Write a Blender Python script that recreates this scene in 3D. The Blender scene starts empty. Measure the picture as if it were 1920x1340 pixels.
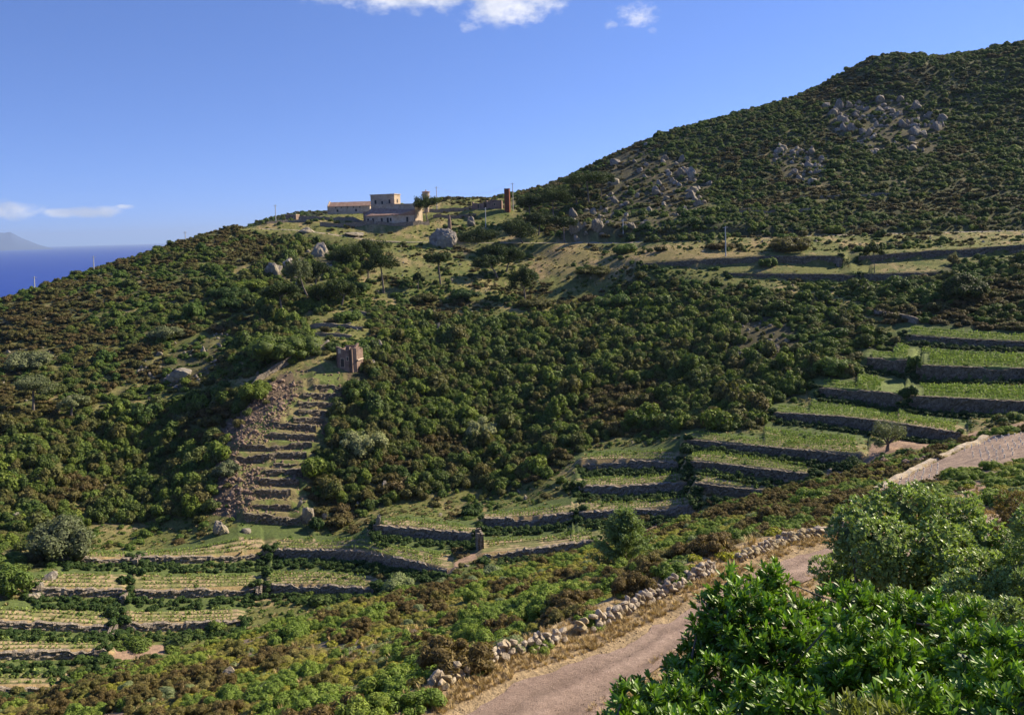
import bpy, bmesh, math, random
import numpy as np
from mathutils import Vector, Matrix
rad = math.radians
S = bpy.context.scene
# ---------------------------------------------------------------- camera
cam = bpy.data.cameras.new('camera'); cam.sensor_width = 36; cam.sensor_fit = 'HORIZONTAL'
cam.lens = 1569.0/1920*36; cam.clip_start = 0.1; cam.clip_end = 200000
cam_o = bpy.data.objects.new('camera', cam); S.collection.objects.link(cam_o); S.camera = cam_o
# ---------------------------------------------------------------- sky and sun
SUN_AZ, SUN_EL = 66.0, 34.0          # azimuth from the view axis towards the right
world = bpy.data.worlds.new('World'); S.world = world; world.use_nodes = True
wt = world.node_tree; wt.nodes.clear()
def wn(t, **k):
    n = wt.nodes.new(t)
    for a, b in k.items(): setattr(n, a, b)
    return n
wout = wn('ShaderNodeOutputWorld'); wbg = wn('ShaderNodeBackground'); sky = wn('ShaderNodeTexSky')
sky.sky_type = 'NISHITA'; sky.sun_disc = False; sky.sun_elevation = rad(SUN_EL); sky.sun_rotation = rad(SUN_AZ)
sky.altitude = 150; sky.air_density = 1.0; sky.dust_density = 0.0; sky.ozone_density = 4.4
wbg.inputs[1].default_value = 0.084
wt.links.new(wbg.outputs[0], wout.inputs[0])
sun = bpy.data.lights.new('sun', 'SUN'); sun.energy = 5.0; sun.angle = rad(0.5); sun.color = (1.0, 0.87, 0.66)
sun_o = bpy.data.objects.new('sun', sun); S.collection.objects.link(sun_o)
_sd = Vector((math.cos(rad(SUN_EL))*math.sin(rad(SUN_AZ)), math.cos(rad(SUN_EL))*math.cos(rad(SUN_AZ)), math.sin(rad(SUN_EL))))
sun_o.rotation_euler = _sd.to_track_quat('Z', 'Y').to_euler()
S.view_settings.view_transform = 'Standard'; S.view_settings.look = 'None'; S.view_settings.gamma = 1
S.view_settings.exposure = 0.85
S.cycles.max_bounces = 5; S.cycles.diffuse_bounces = 2; S.cycles.glossy_bounces = 2; S.cycles.transmission_bounces = 2
S.cycles.transparent_max_bounces = 4; S.cycles.volume_bounces = 0; S.cycles.sample_clamp_indirect = 3; S.cycles.use_denoising = True
# ---------------------------------------------------------------- geometry of the place (numpy)
F_PX = 1569.0; PITCH = math.radians(8.5); ROLL = math.radians(1.5)
_R0 = np.array([1.0, 0, 0]); _F0 = np.array([0, math.cos(PITCH), -math.sin(PITCH)])
_U0 = np.array([0, math.sin(PITCH), math.cos(PITCH)])
CAM_R = math.cos(ROLL)*_R0 - math.sin(ROLL)*_U0
CAM_U = math.sin(ROLL)*_R0 + math.cos(ROLL)*_U0
CAM_F = _F0
def ray(px, py):
    """direction with horizontal length 1 for a point seen at px, py"""
    px = np.asarray(px, float); py = np.asarray(py, float)
    d = CAM_F + ((px-960)/F_PX)[..., None]*CAM_R + ((670-py)/F_PX)[..., None]*CAM_U
    h = np.hypot(d[..., 0], d[..., 1])
    return d/h[..., None]
def pt(px, py, r): return ray(px, py)*np.asarray(r, float)[..., None]
def proj(P):
    P = np.asarray(P, float)
    zf = P@CAM_F; u = P@CAM_R; v = P@CAM_U
    zf = np.where(zf < 0.05, 0.05, zf)
    return 960+F_PX*u/zf, 670-F_PX*v/zf

# terrace walls: name -> list of (px, y_top, y_bottom, distance)
WALLS = {
 'A1': [(118,1046,1056,139),(253,1045,1057,138)],
 'A2': [(263,1043,1056,138),(345,1044,1056,137.5),(420,1041,1054,138),(495,1033,1048,139)],
 'A3': [(509,1031,1045,139),(600,1031,1046,135),(678,1034,1050,129),(740,1046,1062,122),(790,1056,1070,117),(838,1068,1074,113)],
 'B1': [(60,1104,1118,127),(230,1106,1120,126)],
 'B2': [(254,1108,1121,126),(340,1107,1121,126),(486,1100,1116,126)],
 'B3': [(494,1098,1113,126),(600,1097,1111,122.5),(700,1104,1112,117)],
 'C1': [(-120,1158,1172,119),(0,1164,1178,118),(100,1170,1183,117),(212,1176,1188,116)],
 'C2': [(227,1170,1183,116.5),(340,1169,1183,116),(450,1165,1178,115)],
 'D1': [(-120,1222,1236,110),(0,1223,1237,109.5),(120,1221,1236,109),(200,1220,1231,108)],
 'E1': [(-120,1286,1299,103),(0,1288,1301,102.4),(118,1286,1298,101.5)],
 'M1': [(700,985,999,133),(800,992,1009,130),(888,1001,1017,125)],
 'M2a': [(908,972,990,131),(1000,970,987,129),(1075,962,976,128)],
 'M2b': [(1085,960,973,128),(1200,956,969,126),(1305,948,963,124)],
 'M3': [(905,1038,1048,116),(960,1034,1047,116),(1040,1024,1037,116),(1125,1011,1026,117)],
 'M4': [(1085,912,926,138),(1180,911,928,136),(1292,904,919,133)],
 'M5': [(1092,864,884,149),(1180,863,877,148),(1272,867,879,144)],
 'N1': [(1288,825,834,149),(1360,829,843,143),(1430,837,854,138),(1500,843,863,133),(1560,848,869,129),(1614,852,872,126)],
 'N2': [(1288,864,876,137),(1350,869,885,133),(1420,878,893,129),(1500,887,899,125),(1525,890,897,124)],
 'N3': [(1303,904,915,128),(1340,910,925,126.5),(1400,917,935,124.5),(1435,919,938,123)],
 'N4': [(1450,773,784,158),(1570,780,799,150),(1660,790,815,144),(1745,803,829,138),(1800,812,831,135)],
 'N5': [(1535,728,741,168),(1600,731,752,164),(1694,739,771,158)],
 'N5b': [(1702,741,769,157),(1800,747,775,154),(1920,753,778,151),(2040,757,780,148)],
 'N6': [(1626,671,691,180),(1712,675,703,177)],
 'N6b': [(1718,684,711,175),(1800,688,713,172),(1920,691,713,169),(2040,694,713,166)],
 'N7': [(1697,628,638,193),(1800,635,647,190),(1920,641,653,187),(2040,645,656,184)],
 'N8': [(1365,512,517,240),(1500,514,524,237),(1615,515,530,235)],
 'N8b': [(1620,514,529,235),(1770,511,520,234)],
 'N9': [(1200,495,500,250),(1330,486,499,248),(1450,480,492,248),(1575,480,498,247)],
 'N9b': [(1610,481,494,247),(1750,470,483,250),(1920,459,475,252),(2040,454,470,252)],
 'R1': [(714,453,458,322),(820,457,465,318),(922,458,467,310)],
 'R2': [(930,458,465,309),(1040,458,464,300),(1150,459,463,290)],
 'T1': [(588,722,736,186.5),(640,722,735,188)],
 'T2': [(568,738,750,184),(640,738,750,185.5)],
 'T3': [(560,755,767,180.5),(625,755,767,182)],
 'T4': [(560,769,781,177.8),(615,769,781,179)],
 'T5': [(550,784,797,175),(608,784,796,176)],
 'T6': [(512,792,803,173),(592,798,811,172.8)],
 'T7': [(505,812,824,170.5),(590,815,828,170.5)],
 'T8': [(448,833,845,168),(510,835,848,167.5),(516,832,844,167.5),(585,830,843,168)],
 'T9': [(442,852,867,165),(507,852,868,164.5),(516,849,861,165),(575,849,861,165)],
 'T10': [(512,866,878,162),(570,866,878,162.5)],
 'T11': [(497,881,894,159.5),(566,880,894,160)],
 'T12': [(487,898,912,156.8),(560,899,913,157)],
 'T13': [(480,918,934,153.8),(545,919,936,153.8)],
 'T14': [(470,940,957,150.6),(545,941,960,150.4)],
 'T15': [(458,964,979,147.5),(575,968,987,146.8)],
}
# pairs (front wall, wall behind it) whose bed slopes are printed when tuning
CTRL = [ # px, py, distance: the land itself
 # near slope below and beyond the track (far lip of the near hill)
 (0,1338,50),(130,1312,50),(300,1256,50),(450,1206,53),(600,1153,58),(700,1130,62),(850,1094,66),(1000,1060,70),(1200,1018,75),
 (1320,974,80),(1420,930,84),(1560,905,84),(1700,862,90),(1860,818,95),(2000,790,99),(2150,760,103),
 # left part goes down
 (0,1372,43),(300,1315,39),(300,1400,28),(500,1300,32),(600,1250,35),(700,1200,39),(850,1180,36),(1000,1120,43),(1200,1060,50),(1350,1005,55),(1500,960,60),
 (600,1400,20),(0,1500,28),
 (1640,918,72),(1780,878,72),(1920,868,70),(2060,850,70),(1500,1010,44),(1700,950,52),(1850,930,52),(2000,930,50),
 # track (outer edge)
 (820,1330,16.0),(950,1262,17.6),(1065,1232,18.4),(1180,1175,20.2),(1335,1098,22.8),(1480,1030,26.5),(1560,1012,27.6),(1700,985,31),(1900,960,36),(2100,940,40),
 (1105,1330,14.2),(1330,1150,20.0),(1540,1065,23.6),(1750,1025,27),(1950,1000,31),
 # bank on the camera side of the track
 (1300,1330,11.6),(1600,1330,10.2),(1920,1330,9.8),(1700,1200,14.5),(1920,1180,15.5),(2200,1200,15),
 # left hillside
 (0,1000,160),(0,850,190),(0,740,220),(0,650,260),(0,572,305),(-200,640,305),(-200,760,240),(-200,900,190),(-200,1060,150),
 (200,940,172),(200,800,200),(200,700,225),(200,600,262),(200,505,318),(150,1000,158),(330,1005,152),
 (350,870,180),(350,740,205),(350,640,235),(350,550,275),(350,454,335),(450,425,350),(500,540,270),(500,640,222),
 (450,740,190),(400,850,172),(400,965,152),(330,985,155),
 (600,640,205),(640,700,191),(650,690,194),(600,590,235),(560,545,262),(540,450,335),
 # middle
 (700,545,258),(715,470,308),(640,460,325),(740,418,352),(640,406,375),(560,412,370),(860,400,372),(800,418,350),(840,440,335),
 (900,376,395),(830,372,400),(930,395,375),(1000,370,392),(1030,425,330),(900,425,340),
 (860,545,255),(1000,545,258),(1000,500,280),(1150,480,272),(1150,560,242),(850,590,240),(1000,590,235),(1350,560,224),(1500,560,220),
 (750,640,215),(900,640,215),(1100,640,210),(1300,640,200),(1450,640,197),(1600,600,205),
 (700,760,180),(900,760,185),(1100,760,178),(1300,760,172),(1500,720,172),(1430,800,152),
 (640,860,162),(760,860,163),(900,860,163),(1050,850,158),(1200,820,160),
 (640,980,146),(700,955,148),(850,945,147),(1000,915,147),(960,1005,124),(1400,955,116),(1540,930,112),(1660,880,112),
 (1800,840,120),(1920,800,128),(2040,790,130),
 (1560,690,178),(1640,640,192),(1680,560,214),(1850,600,203),(1850,540,222),(2050,540,222),
 # hill on the right
 (1060,440,300),(1060,336,425),(1150,290,435),(1150,400,335),(1150,450,292),(1250,250,445),(1250,330,370),(1250,420,300),
 (1350,222,455),(1350,320,370),(1350,425,287),(1450,196,465),(1450,300,375),(1430,445,275),(1520,176,470),(1600,130,478),(1660,104,485),(1720,104,488),
 (1600,250,400),(1600,350,335),(1600,438,282),(1780,110,490),(1850,97,495),(1920,83,500),(2050,60,510),
 (1800,200,430),(1800,300,365),(1800,380,320),(1900,433,288),(2050,425,290),(2050,250,400),(2200,50,515),
]
BACK = [ (-330,400,-75),(-260,480,-85),(-200,560,-100),(-150,420,-45),(-100,460,-25),(-40,520,-20),(40,560,-10),(120,600,10),(200,640,35),(320,640,55),(-330,600,-140),(-100,640,-70),(100,700,-20),(330,720,30),
  (-400,250,-90),(-420,330,-110),(-130,60,-65),(-200,120,-82),(-60,0,-20),(0,-20,3),(60,0,8),(0,0,-1.7),(8,6,-4.5),(-5,5,-4.5),(-25,5,-9),(20,0,-1)]
def _ctrl_points():
    P = [pt(a, b, r) for a, b, r in CTRL]
    for w in WALLS.values():
        for a, t, b, r in w: P.append(pt(a, (t+b)/2, r))
    P += [np.array(q, float) for q in BACK]
    return np.array(P)
CP = _ctrl_points()
_c2 = 64.0; _n = len(CP)
_A = np.sqrt(((CP[:, None, :2]-CP[None, :, :2])**2).sum(-1)+_c2)
_A[np.arange(_n), np.arange(_n)] -= 0.35
_Q = np.c_[np.ones(_n), CP[:, :2]/100]
_M = np.block([[_A, _Q], [_Q.T, np.zeros((3, 3))]])
_sol = np.linalg.solve(_M, np.r_[CP[:, 2], 0, 0, 0]); _w = _sol[:_n]; _lin = _sol[_n:]
def base(x, y):
    x = np.asarray(x, float); sh = x.shape; X = x.ravel(); Y = np.asarray(y, float).ravel()
    out = np.empty(X.size)
    for s in range(0, X.size, 20000):
        a = X[s:s+20000]; b = Y[s:s+20000]
        out[s:s+20000] = np.sqrt((a[:, None]-CP[None, :, 0])**2+(b[:, None]-CP[None, :, 1])**2+_c2)@_w + _lin[0]+_lin[1]*a/100+_lin[2]*b/100
    return out.reshape(sh)
# every wall as a curve over azimuth: th, r, z_top, z_bot
WL = {}
for _k, _v in WALLS.items():
    a = np.array(_v, float)
    n = max(3, int(abs(a[-1, 0]-a[0, 0])/6))
    px = np.linspace(a[0, 0], a[-1, 0], n)
    t, b, r = [np.interp(px, a[:, 0], a[:, j]) for j in (1, 2, 3)]
    dt = ray(px, t); db = ray(px, b)
    WL[_k] = dict(th=np.arctan2(dt[:, 0], dt[:, 1]), r=r, zt=dt[:, 2]*r, zb=db[:, 2]*r, px=px)

if "bpy" in globals():
    cam_o.matrix_world = Matrix([list(map(float, CAM_R)), list(map(float, CAM_U)), list(map(float, -CAM_F))]).transposed().to_4x4()
# ---------------------------------------------------------------- noise
def _h(ix, iy, iz, s):
    n = (ix.astype(np.int64)*374761393 + iy.astype(np.int64)*668265263 + iz.astype(np.int64)*2147483647 + s*974634777) & 0xffffffff
    n = ((n ^ (n >> 13))*1274126177) & 0xffffffff
    n = ((n ^ (n >> 16))*2246822519) & 0xffffffff
    return ((n ^ (n >> 15)) & 0xffff)/65535.0
def vnoise(x, y, z=None, s=0):
    x = np.asarray(x, float); y = np.asarray(y, float); z = np.zeros_like(x) if z is None else np.asarray(z, float)
    ix, iy, iz = np.floor(x), np.floor(y), np.floor(z); fx, fy, fz = x-ix, y-iy, z-iz
    fx = fx*fx*(3-2*fx); fy = fy*fy*(3-2*fy); fz = fz*fz*(3-2*fz); r = 0
    for a in (0, 1):
        for b in (0, 1):
            for c in (0, 1):
                r = r + _h(ix+a, iy+b, iz+c, s)*(fx if a else 1-fx)*(fy if b else 1-fy)*(fz if c else 1-fz)
    return r
def fbm(x, y, z=None, o=4, s=0):
    a, t, r = 0.5, 0, 0
    for k in range(o):
        r = r+a*vnoise(x*2**k, y*2**k, None if z is None else z*2**k, s+k); t += a; a *= .5
    return r/t
def fb2(x, y, o=3, s=0):
    a, t, r = 0.5, 0, 0
    for k in range(o):
        X = np.asarray(x, float)*2**k+17.3*k; Y = np.asarray(y, float)*2**k
        ix, iy = np.floor(X), np.floor(Y); fx, fy = X-ix, Y-iy; fx = fx*fx*(3-2*fx); fy = fy*fy*(3-2*fy); q = 0; z0 = np.zeros_like(ix)
        for p in (0, 1):
            for b in (0, 1):
                q = q+_h(ix+p, iy+b, z0, s+k)*(fx if p else 1-fx)*(fy if b else 1-fy)
        r = r+a*q; t += a; a *= .5
    return r/t
def smooth(e0, e1, v):
    t = np.clip((v-e0)/(e1-e0), 0, 1); return t*t*(3-2*t)
def inpoly(px, py, poly):
    px = np.asarray(px); py = np.asarray(py); c = np.zeros(px.shape, bool); n = len(poly)
    for i in range(n):
        x0, y0 = poly[i]; x1, y1 = poly[(i+1) % n]
        if y0 == y1: continue
        m = ((y0 > py) != (y1 > py)) & (px < (x1-x0)*(py-y0)/(y1-y0)+x0)
        c ^= m
    return c
def distline(px, py, line):
    d = np.full(np.shape(px), 1e9)
    for (x0, y0), (x1, y1) in zip(line, line[1:]):
        t = np.clip(((px-x0)*(x1-x0)+(py-y0)*(y1-y0))/((x1-x0)**2+(y1-y0)**2+1e-9), 0, 1)
        d = np.minimum(d, np.hypot(px-x0-t*(x1-x0), py-y0-t*(y1-y0)))
    return d
# ---------------------------------------------------------------- height grid (azimuth x distance), full circle
TH = np.r_[np.arange(-180, -40, 4.0), np.arange(-40, 40.001, 0.105), np.arange(44, 180, 4.0)]*math.pi/180
def _geo(a, b, q): return a*np.exp(np.arange(0, math.log(b/a), q))
RR = np.r_[_geo(0.6, 12, .04), _geo(12, 90, .009), _geo(90, 262, .0042), _geo(262, 520, .009), _geo(520, 1000, .03), 1000]
NT, NR = len(TH), len(RR)
GT, GR = np.meshgrid(TH, RR, indexing='ij')
GX, GY = GR*np.sin(GT), GR*np.cos(GT)
H = base(GX, GY)
TRACK_OUT = [(760,1365,15.2),(820,1335,15.9),(950,1268,17.5),(1065,1236,18.2),(1180,1180,20.0),(1335,1102,22.7),(1480,1034,26.4),(1560,1014,27.5),(1700,988,31),(1900,963,36),(2100,942,40)]
TRACK_IN = [(1000,1420,12.6),(1105,1335,14.2),(1200,1260,16.2),(1330,1165,18.9),(1430,1110,20.6),(1540,1065,23.4),(1750,1025,27),(1950,1000,31),(2150,975,35)]
def _pl(L): return np.array([pt(a, b, r) for a, b, r in L])
def resample(P, n):
    d = np.r_[0, np.cumsum(np.hypot(*(np.diff(P[:, :2], axis=0).T)))]
    t = np.linspace(0, d[-1], n); return np.c_[[np.interp(t, d, P[:, j]) for j in range(P.shape[1])]].T
TO = resample(_pl(TRACK_OUT), 160); TI = resample(_pl(TRACK_IN), 160)
def smooth_line(P, k=9):
    Q = P.copy()
    for _ in range(k): Q[1:-1] = (Q[:-2]+2*Q[1:-1]+Q[2:])/4
    return Q
TO = smooth_line(TO, 30); TI = smooth_line(TI, 30); TC = (TO+TI)/2
dtr = np.full(GX.shape, 99.0); m = (GR > 8) & (GR < 60) & (np.abs(GT) < .9)
dtr[m] = distline(GX[m], GY[m], [tuple(p[:2]) for p in TC[::3]])
# small relief
rough = fb2(GX/6, GY/6, 4, 3)-.5; rough2 = fb2(GX/1.3, GY/1.3, 3, 9)-.5
amp = np.where(GR < 90, .7, 1.4)*smooth(1.8, 4.5, dtr)
H = H + rough*amp*smooth(5, 20, GR) + rough2*.22*smooth(1.8, 3.2, dtr)*smooth(6, 14, GR)
# the track bed is level across
wtr = 1-smooth(1.9, 3.4, dtr)
if True:
    idx = np.where(wtr > 0); Z = np.zeros(len(idx[0])); P2 = np.c_[GX[idx], GY[idx]]
    cz = TC[:, 2]
    best = np.argmin((P2[:, None, 0]-TC[None, :, 0])**2+(P2[:, None, 1]-TC[None, :, 1])**2, axis=1)
    H[idx] = H[idx]*(1-wtr[idx])+cz[best]*wtr[idx]
# upper road bench and the level ground the farm stands on
UR = [(470,430,352),(540,431,345),(600,437,338),(660,446,332),(712,453,325),(820,455,321),(922,456,313),(1040,456,303),(1150,457,293),(1300,452,286),(1430,446.5,279),(1600,441,284),(1750,437.5,288),(1925,433,290),(2080,428,292)]
URP = smooth_line(resample(_pl(UR), 260), 8)
# terraces
BT = np.full(H.shape, -1.0); BG = np.zeros(H.shape); BW = np.full(H.shape, 99.0); FADE = math.radians(0.5)
VINE = ('A', 'B', 'C', 'D', 'E', 'M', 'N1', 'N2', 'N3', 'N4', 'N5', 'N6', 'N7')
BV = np.zeros(H.shape, bool); WID = np.full(H.shape, -1); WN = list(WL)
for i in range(NT):
    th = TH[i]; L = []
    for wi, k in enumerate(WN):
        w = WL[k]; t = w['th']
        if t[0]-FADE <= th <= t[-1]+FADE:
            f = min(1, (th-t[0]+FADE)/FADE, (t[-1]+FADE-th)/FADE)
            L.append((np.interp(th, t, w['r']), np.interp(th, t, w['zt']), np.interp(th, t, w['zb']), f, wi))
    if not L: continue
    L.sort(); rw = np.array([l[0] for l in L]); kr, kd = [], []
    bz = base(rw*math.sin(th), rw*math.cos(th))
    for j, l in enumerate(L):
        low, top = (l[2]-bz[j])*l[3], (l[1]-bz[j])*l[3]
        pr = L[j-1][0] if j else -99; nx = L[j+1][0] if j+1 < len(L) else 1e9
        if l[0]-pr > 24: kr.append(l[0]-8); kd.append(0)
        kr += [l[0]+.12, l[0]+.28]; kd += [low, top]
        if nx-l[0] > 24: kr.append(l[0]+8); kd.append(0)
        gap = nx-l[0]; g = gap if gap < 24 else 8.0
        s = (RR > l[0]) & (RR < l[0]+g)
        BT[i, s] = (RR[s]-l[0])/g; BG[i, s] = g; BV[i, s] = WN[l[4]].startswith(VINE); WID[i, s] = l[4]
        s2 = (RR <= l[0]+.1) & (RR > max(pr, l[0]-12)); BW[i, s2] = l[0]-RR[s2]
    d = np.interp(RR, kr, kd, left=0, right=0)
    inz = np.interp(RR, kr, np.ones(len(kr)), left=0, right=0)
    calm = np.interp(RR, *zip(*sorted([q for l in L for q in ((l[0]-9, 0), (l[0]-7, l[3]), (l[0]+7, l[3]), (l[0]+9, 0))])), left=0, right=0) if len(L) == 1 else np.max([np.interp(RR, [l[0]-9, l[0]-6, l[0]+6, l[0]+9], [0, l[3], l[3], 0]) for l in L], axis=0)
    b = base(GX[i], GY[i]); H[i] = H[i]*(1-calm*.85)+b*calm*.85+d
m = (GR > 255) & (GR < 370) & (np.abs(GT) < .7); dd_ = np.full(GX.shape, 99.); dd_[m] = distline(GX[m], GY[m], [tuple(p[:2]) for p in URP[::5]]); idx = np.where(dd_ < 9); P2 = np.c_[GX[idx], GY[idx]]
bi = np.argmin((P2[:, None, 0]-URP[None, ::2, 0])**2+(P2[:, None, 1]-URP[None, ::2, 1])**2, axis=1)*2; wr_ = 1-smooth(1.8, 7, dd_[idx]); H[idx] = H[idx]*(1-wr_)+URP[bi, 2]*wr_
for (a, b, r, rad0, fall, sy) in ((742, 419, 350, 13, 2.5, 3.5), (659, 402, 375, 12, 6, 3), (914, 392, 366, 8, 6, 3)):
    c = pt(a, b, r); dd_ = np.hypot((GX-c[0])/1.25, GY-c[1]-sy); w_ = 1-smooth(rad0-2, rad0+fall, dd_); H = H*(1-w_)+c[2]*w_
# beyond the island's shoulders everything drops to the sea; nothing rises behind the camera
H = np.where(GR > 700, H+(-175-H)*smooth(700, 980, GR), H)
_dc = pt(596, 420, 640.); _dd = np.hypot((GX-_dc[0])/1.25, GY-_dc[1]); H = np.maximum(H, 19.0-_dd**2/170)
back = smooth(rad(60), rad(110), np.abs(GT)); H = H*(1-back)+np.minimum(H, 3-GR*.05)*back
H = np.minimum(H, 140)
H = np.maximum(H, -178)
_lr = RR
def _idx(x, y):
    th = np.arctan2(x, y); r = np.hypot(x, y)
    i = np.clip(np.searchsorted(TH, th)-1, 0, NT-2); j = np.clip(np.searchsorted(RR, r)-1, 0, NR-2)
    return i, j, np.clip((th-TH[i])/(TH[i+1]-TH[i]), 0, 1), np.clip((r-RR[j])/(RR[j+1]-RR[j]), 0, 1)
def ground(x, y):
    i, j, a, b = _idx(np.asarray(x, float), np.asarray(y, float))
    return (H[i, j]*(1-a)+H[i+1, j]*a)*(1-b)+(H[i, j+1]*(1-a)+H[i+1, j+1]*a)*b
def look(F, x, y):
    i, j, a, b = _idx(np.asarray(x, float), np.asarray(y, float)); return F[i+(a > .5), j+(b > .5)]
_HM = np.maximum.accumulate(H/GR, axis=1)          # horizon angle seen from the camera, for culling what is hidden
def visible(x, y, h):
    i, j, a, b = _idx(x, y); return (ground(x, y)+h)/np.hypot(x, y) > _HM[i, np.maximum(j-2, 0)]-.0005
def hit(px, py, rmin=9.0, rmax=520.0):
    """first place on the land seen at px, py beyond rmin"""
    d = ray(px, py); rr = RR[(RR > rmin) & (RR < rmax)]
    z = ground(rr*d[0], rr*d[1]); k = np.where(z >= rr*d[2])[0]
    k = k[0] if len(k) else len(rr)-1
    r = rr[k]
    return np.array([r*d[0], r*d[1], float(ground(r*d[0], r*d[1]))])
# ---------------------------------------------------------------- clouds in the sky
def wmath(op, a, b=0.0):
    n = wn('ShaderNodeMath', operation=op)
    for s, v in zip(n.inputs, (a, b)):
        if isinstance(v, bpy.types.NodeSocket): wt.links.new(v, s)
        else: s.default_value = v
    return n.outputs[0]
def wvec(op, a, b):
    n = wn('ShaderNodeVectorMath', operation=op)
    for s, v in zip(n.inputs, (a, b)):
        if isinstance(v, bpy.types.NodeSocket): wt.links.new(v, s)
        else: s.default_value = v
    return n.outputs['Value'] if op == 'DOT_PRODUCT' else n.outputs[0]
wtc = wn('ShaderNodeTexCoord').outputs['Generated']
wnz = wn('ShaderNodeTexNoise'); wnz.inputs['Scale'].default_value = 34; wnz.inputs['Detail'].default_value = 9; wnz.inputs['Roughness'].default_value = .62
wmp = wn('ShaderNodeMapping'); wmp.inputs['Scale'].default_value = (1, 1, 1.7); wt.links.new(wtc, wmp.inputs[0]); wt.links.new(wmp.outputs[0], wnz.inputs['Vector'])
wn2 = wn('ShaderNodeTexNoise'); wn2.inputs['Scale'].default_value = 22; wn2.inputs['Detail'].default_value = 4; wt.links.new(wmp.outputs[0], wn2.inputs['Vector'])
# the sky is read a little above the true elevation: the air over the horizon stays blue
_sx = wn('ShaderNodeSeparateXYZ'); wt.links.new(wtc, _sx.inputs[0]); _cx = wn('ShaderNodeCombineXYZ')
LIFT, STR = .115, 1.6
wt.links.new(_sx.outputs[0], _cx.inputs[0]); wt.links.new(_sx.outputs[1], _cx.inputs[1]); wt.links.new(wmath('ADD', wmath('MULTIPLY', _sx.outputs[2], STR), LIFT), _cx.inputs[2])
_nv = wn('ShaderNodeVectorMath', operation='NORMALIZE'); wt.links.new(_cx.outputs[0], _nv.inputs[0]); wt.links.new(_nv.outputs[0], sky.inputs[0])
total = None
for (px, py, sx, sy, amp_) in [(640,-14,90,20,1.0),(800,-22,150,40,1.25),(955,-14,95,52,1.45),(1010,0,45,28,.9),(880,50,16,10,.72),(1195,28,38,19,1.0),(1145,45,14,9,.8),(1224,60,10,8,.72),
                              (24,395,46,14,1.55),(105,400,26,8,1.35),(178,397,40,9,1.35),(236,388,16,4,1.0),(-60,392,60,18,1.4)]:
    c = ray(px, py); c = c/np.linalg.norm(c); rt = np.cross(c, [0, 0, 1]); rt /= np.linalg.norm(rt); up = np.cross(rt, c)
    a_ = wmath('DIVIDE', wvec('DOT_PRODUCT', wtc, tuple(rt)), sx/1569); b_ = wmath('DIVIDE', wvec('DOT_PRODUCT', wtc, tuple(up)), sy/1569)
    q = wmath('ADD', wmath('MULTIPLY', a_, a_), wmath('MULTIPLY', b_, b_))
    fr = wmath('GREATER_THAN', wvec('DOT_PRODUCT', wtc, tuple(c)), .3)
    v = wmath('MULTIPLY', wmath('MULTIPLY', wmath('MAXIMUM', wmath('SUBTRACT', 1.0, wmath('MULTIPLY', q, .5)), 0.0), amp_), fr)
    total = v if total is None else wmath('MAXIMUM', total, v)
dens = wmath('ADD', wmath('MULTIPLY', total, 1.0), wmath('MULTIPLY', wmath('SUBTRACT', wnz.outputs[0], .5), 2.6))
cl = wn('ShaderNodeMapRange'); cl.interpolation_type = 'SMOOTHSTEP'; wt.links.new(dens, cl.inputs[0]); cl.inputs[1].default_value = .38; cl.inputs[2].default_value = 1.5
gate = wmath('MULTIPLY', cl.outputs[0], wmath('MINIMUM', wmath('MULTIPLY', total, 3.0), 1.0))
CLOUD = 6.9
shade = wn('ShaderNodeMapRange'); wt.links.new(wn2.outputs[0], shade.inputs[0]); shade.inputs[1].default_value = .4; shade.inputs[2].default_value = .6
wmx = wn('ShaderNodeMix', data_type='RGBA'); wt.links.new(shade.outputs[0], wmx.inputs[0]); wmx.inputs[6].default_value = (CLOUD*.60, CLOUD*.66, CLOUD*.82, 1); wmx.inputs[7].default_value = (CLOUD, CLOUD, CLOUD*1.05, 1)
skc = wn('ShaderNodeMix', data_type='RGBA'); skc.blend_type = 'MULTIPLY'; skc.inputs[0].default_value = 1; wt.links.new(sky.outputs[0], skc.inputs[6]); skc.inputs[7].default_value = (.92, .98, 1.34, 1)
wm2 = wn('ShaderNodeMix', data_type='RGBA'); wt.links.new(wmath('MULTIPLY', gate, .93), wm2.inputs[0]); wt.links.new(skc.outputs[2], wm2.inputs[6]); wt.links.new(wmx.outputs[2], wm2.inputs[7])
wt.links.new(wm2.outputs[2], wbg.inputs[0])
# ---------------------------------------------------------------- node helpers
def mat(name):
    m = bpy.data.materials.new(name); m.use_nodes = True; nt = m.node_tree; nt.nodes.clear()
    out = nt.nodes.new('ShaderNodeOutputMaterial'); p = nt.nodes.new('ShaderNodeBsdfPrincipled')
    nt.links.new(p.outputs[0], out.inputs[0]); return m, nt, p
def N(nt, t, inp=None, **k):
    n = nt.nodes.new(t)
    for a, b in k.items(): setattr(n, a, b)
    for a, b in (inp or {}).items():
        if isinstance(b, bpy.types.NodeSocket): nt.links.new(b, n.inputs[a])
        else: n.inputs[a].default_value = b
    return n
def ramp(nt, fac, stops):
    n = nt.nodes.new('ShaderNodeValToRGB'); nt.links.new(fac, n.inputs[0]); e = n.color_ramp.elements
    while len(e) > 1: e.remove(e[0])
    e[0].position = stops[0][0]; e[0].color = (*stops[0][1], 1)
    for p, c in stops[1:]: q = e.new(p); q.color = (*c, 1)
    return n.outputs[0]
def mixc(nt, f, a, b, t='MIX'):
    n = nt.nodes.new('ShaderNodeMix'); n.data_type = 'RGBA'; n.blend_type = t
    for s, v in ((n.inputs[0], f), (n.inputs[6], a), (n.inputs[7], b)):
        if isinstance(v, bpy.types.NodeSocket): nt.links.new(v, s)
        else: s.default_value = v if isinstance(v, (int, float)) else (*v, 1)
    return n.outputs[2]
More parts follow.
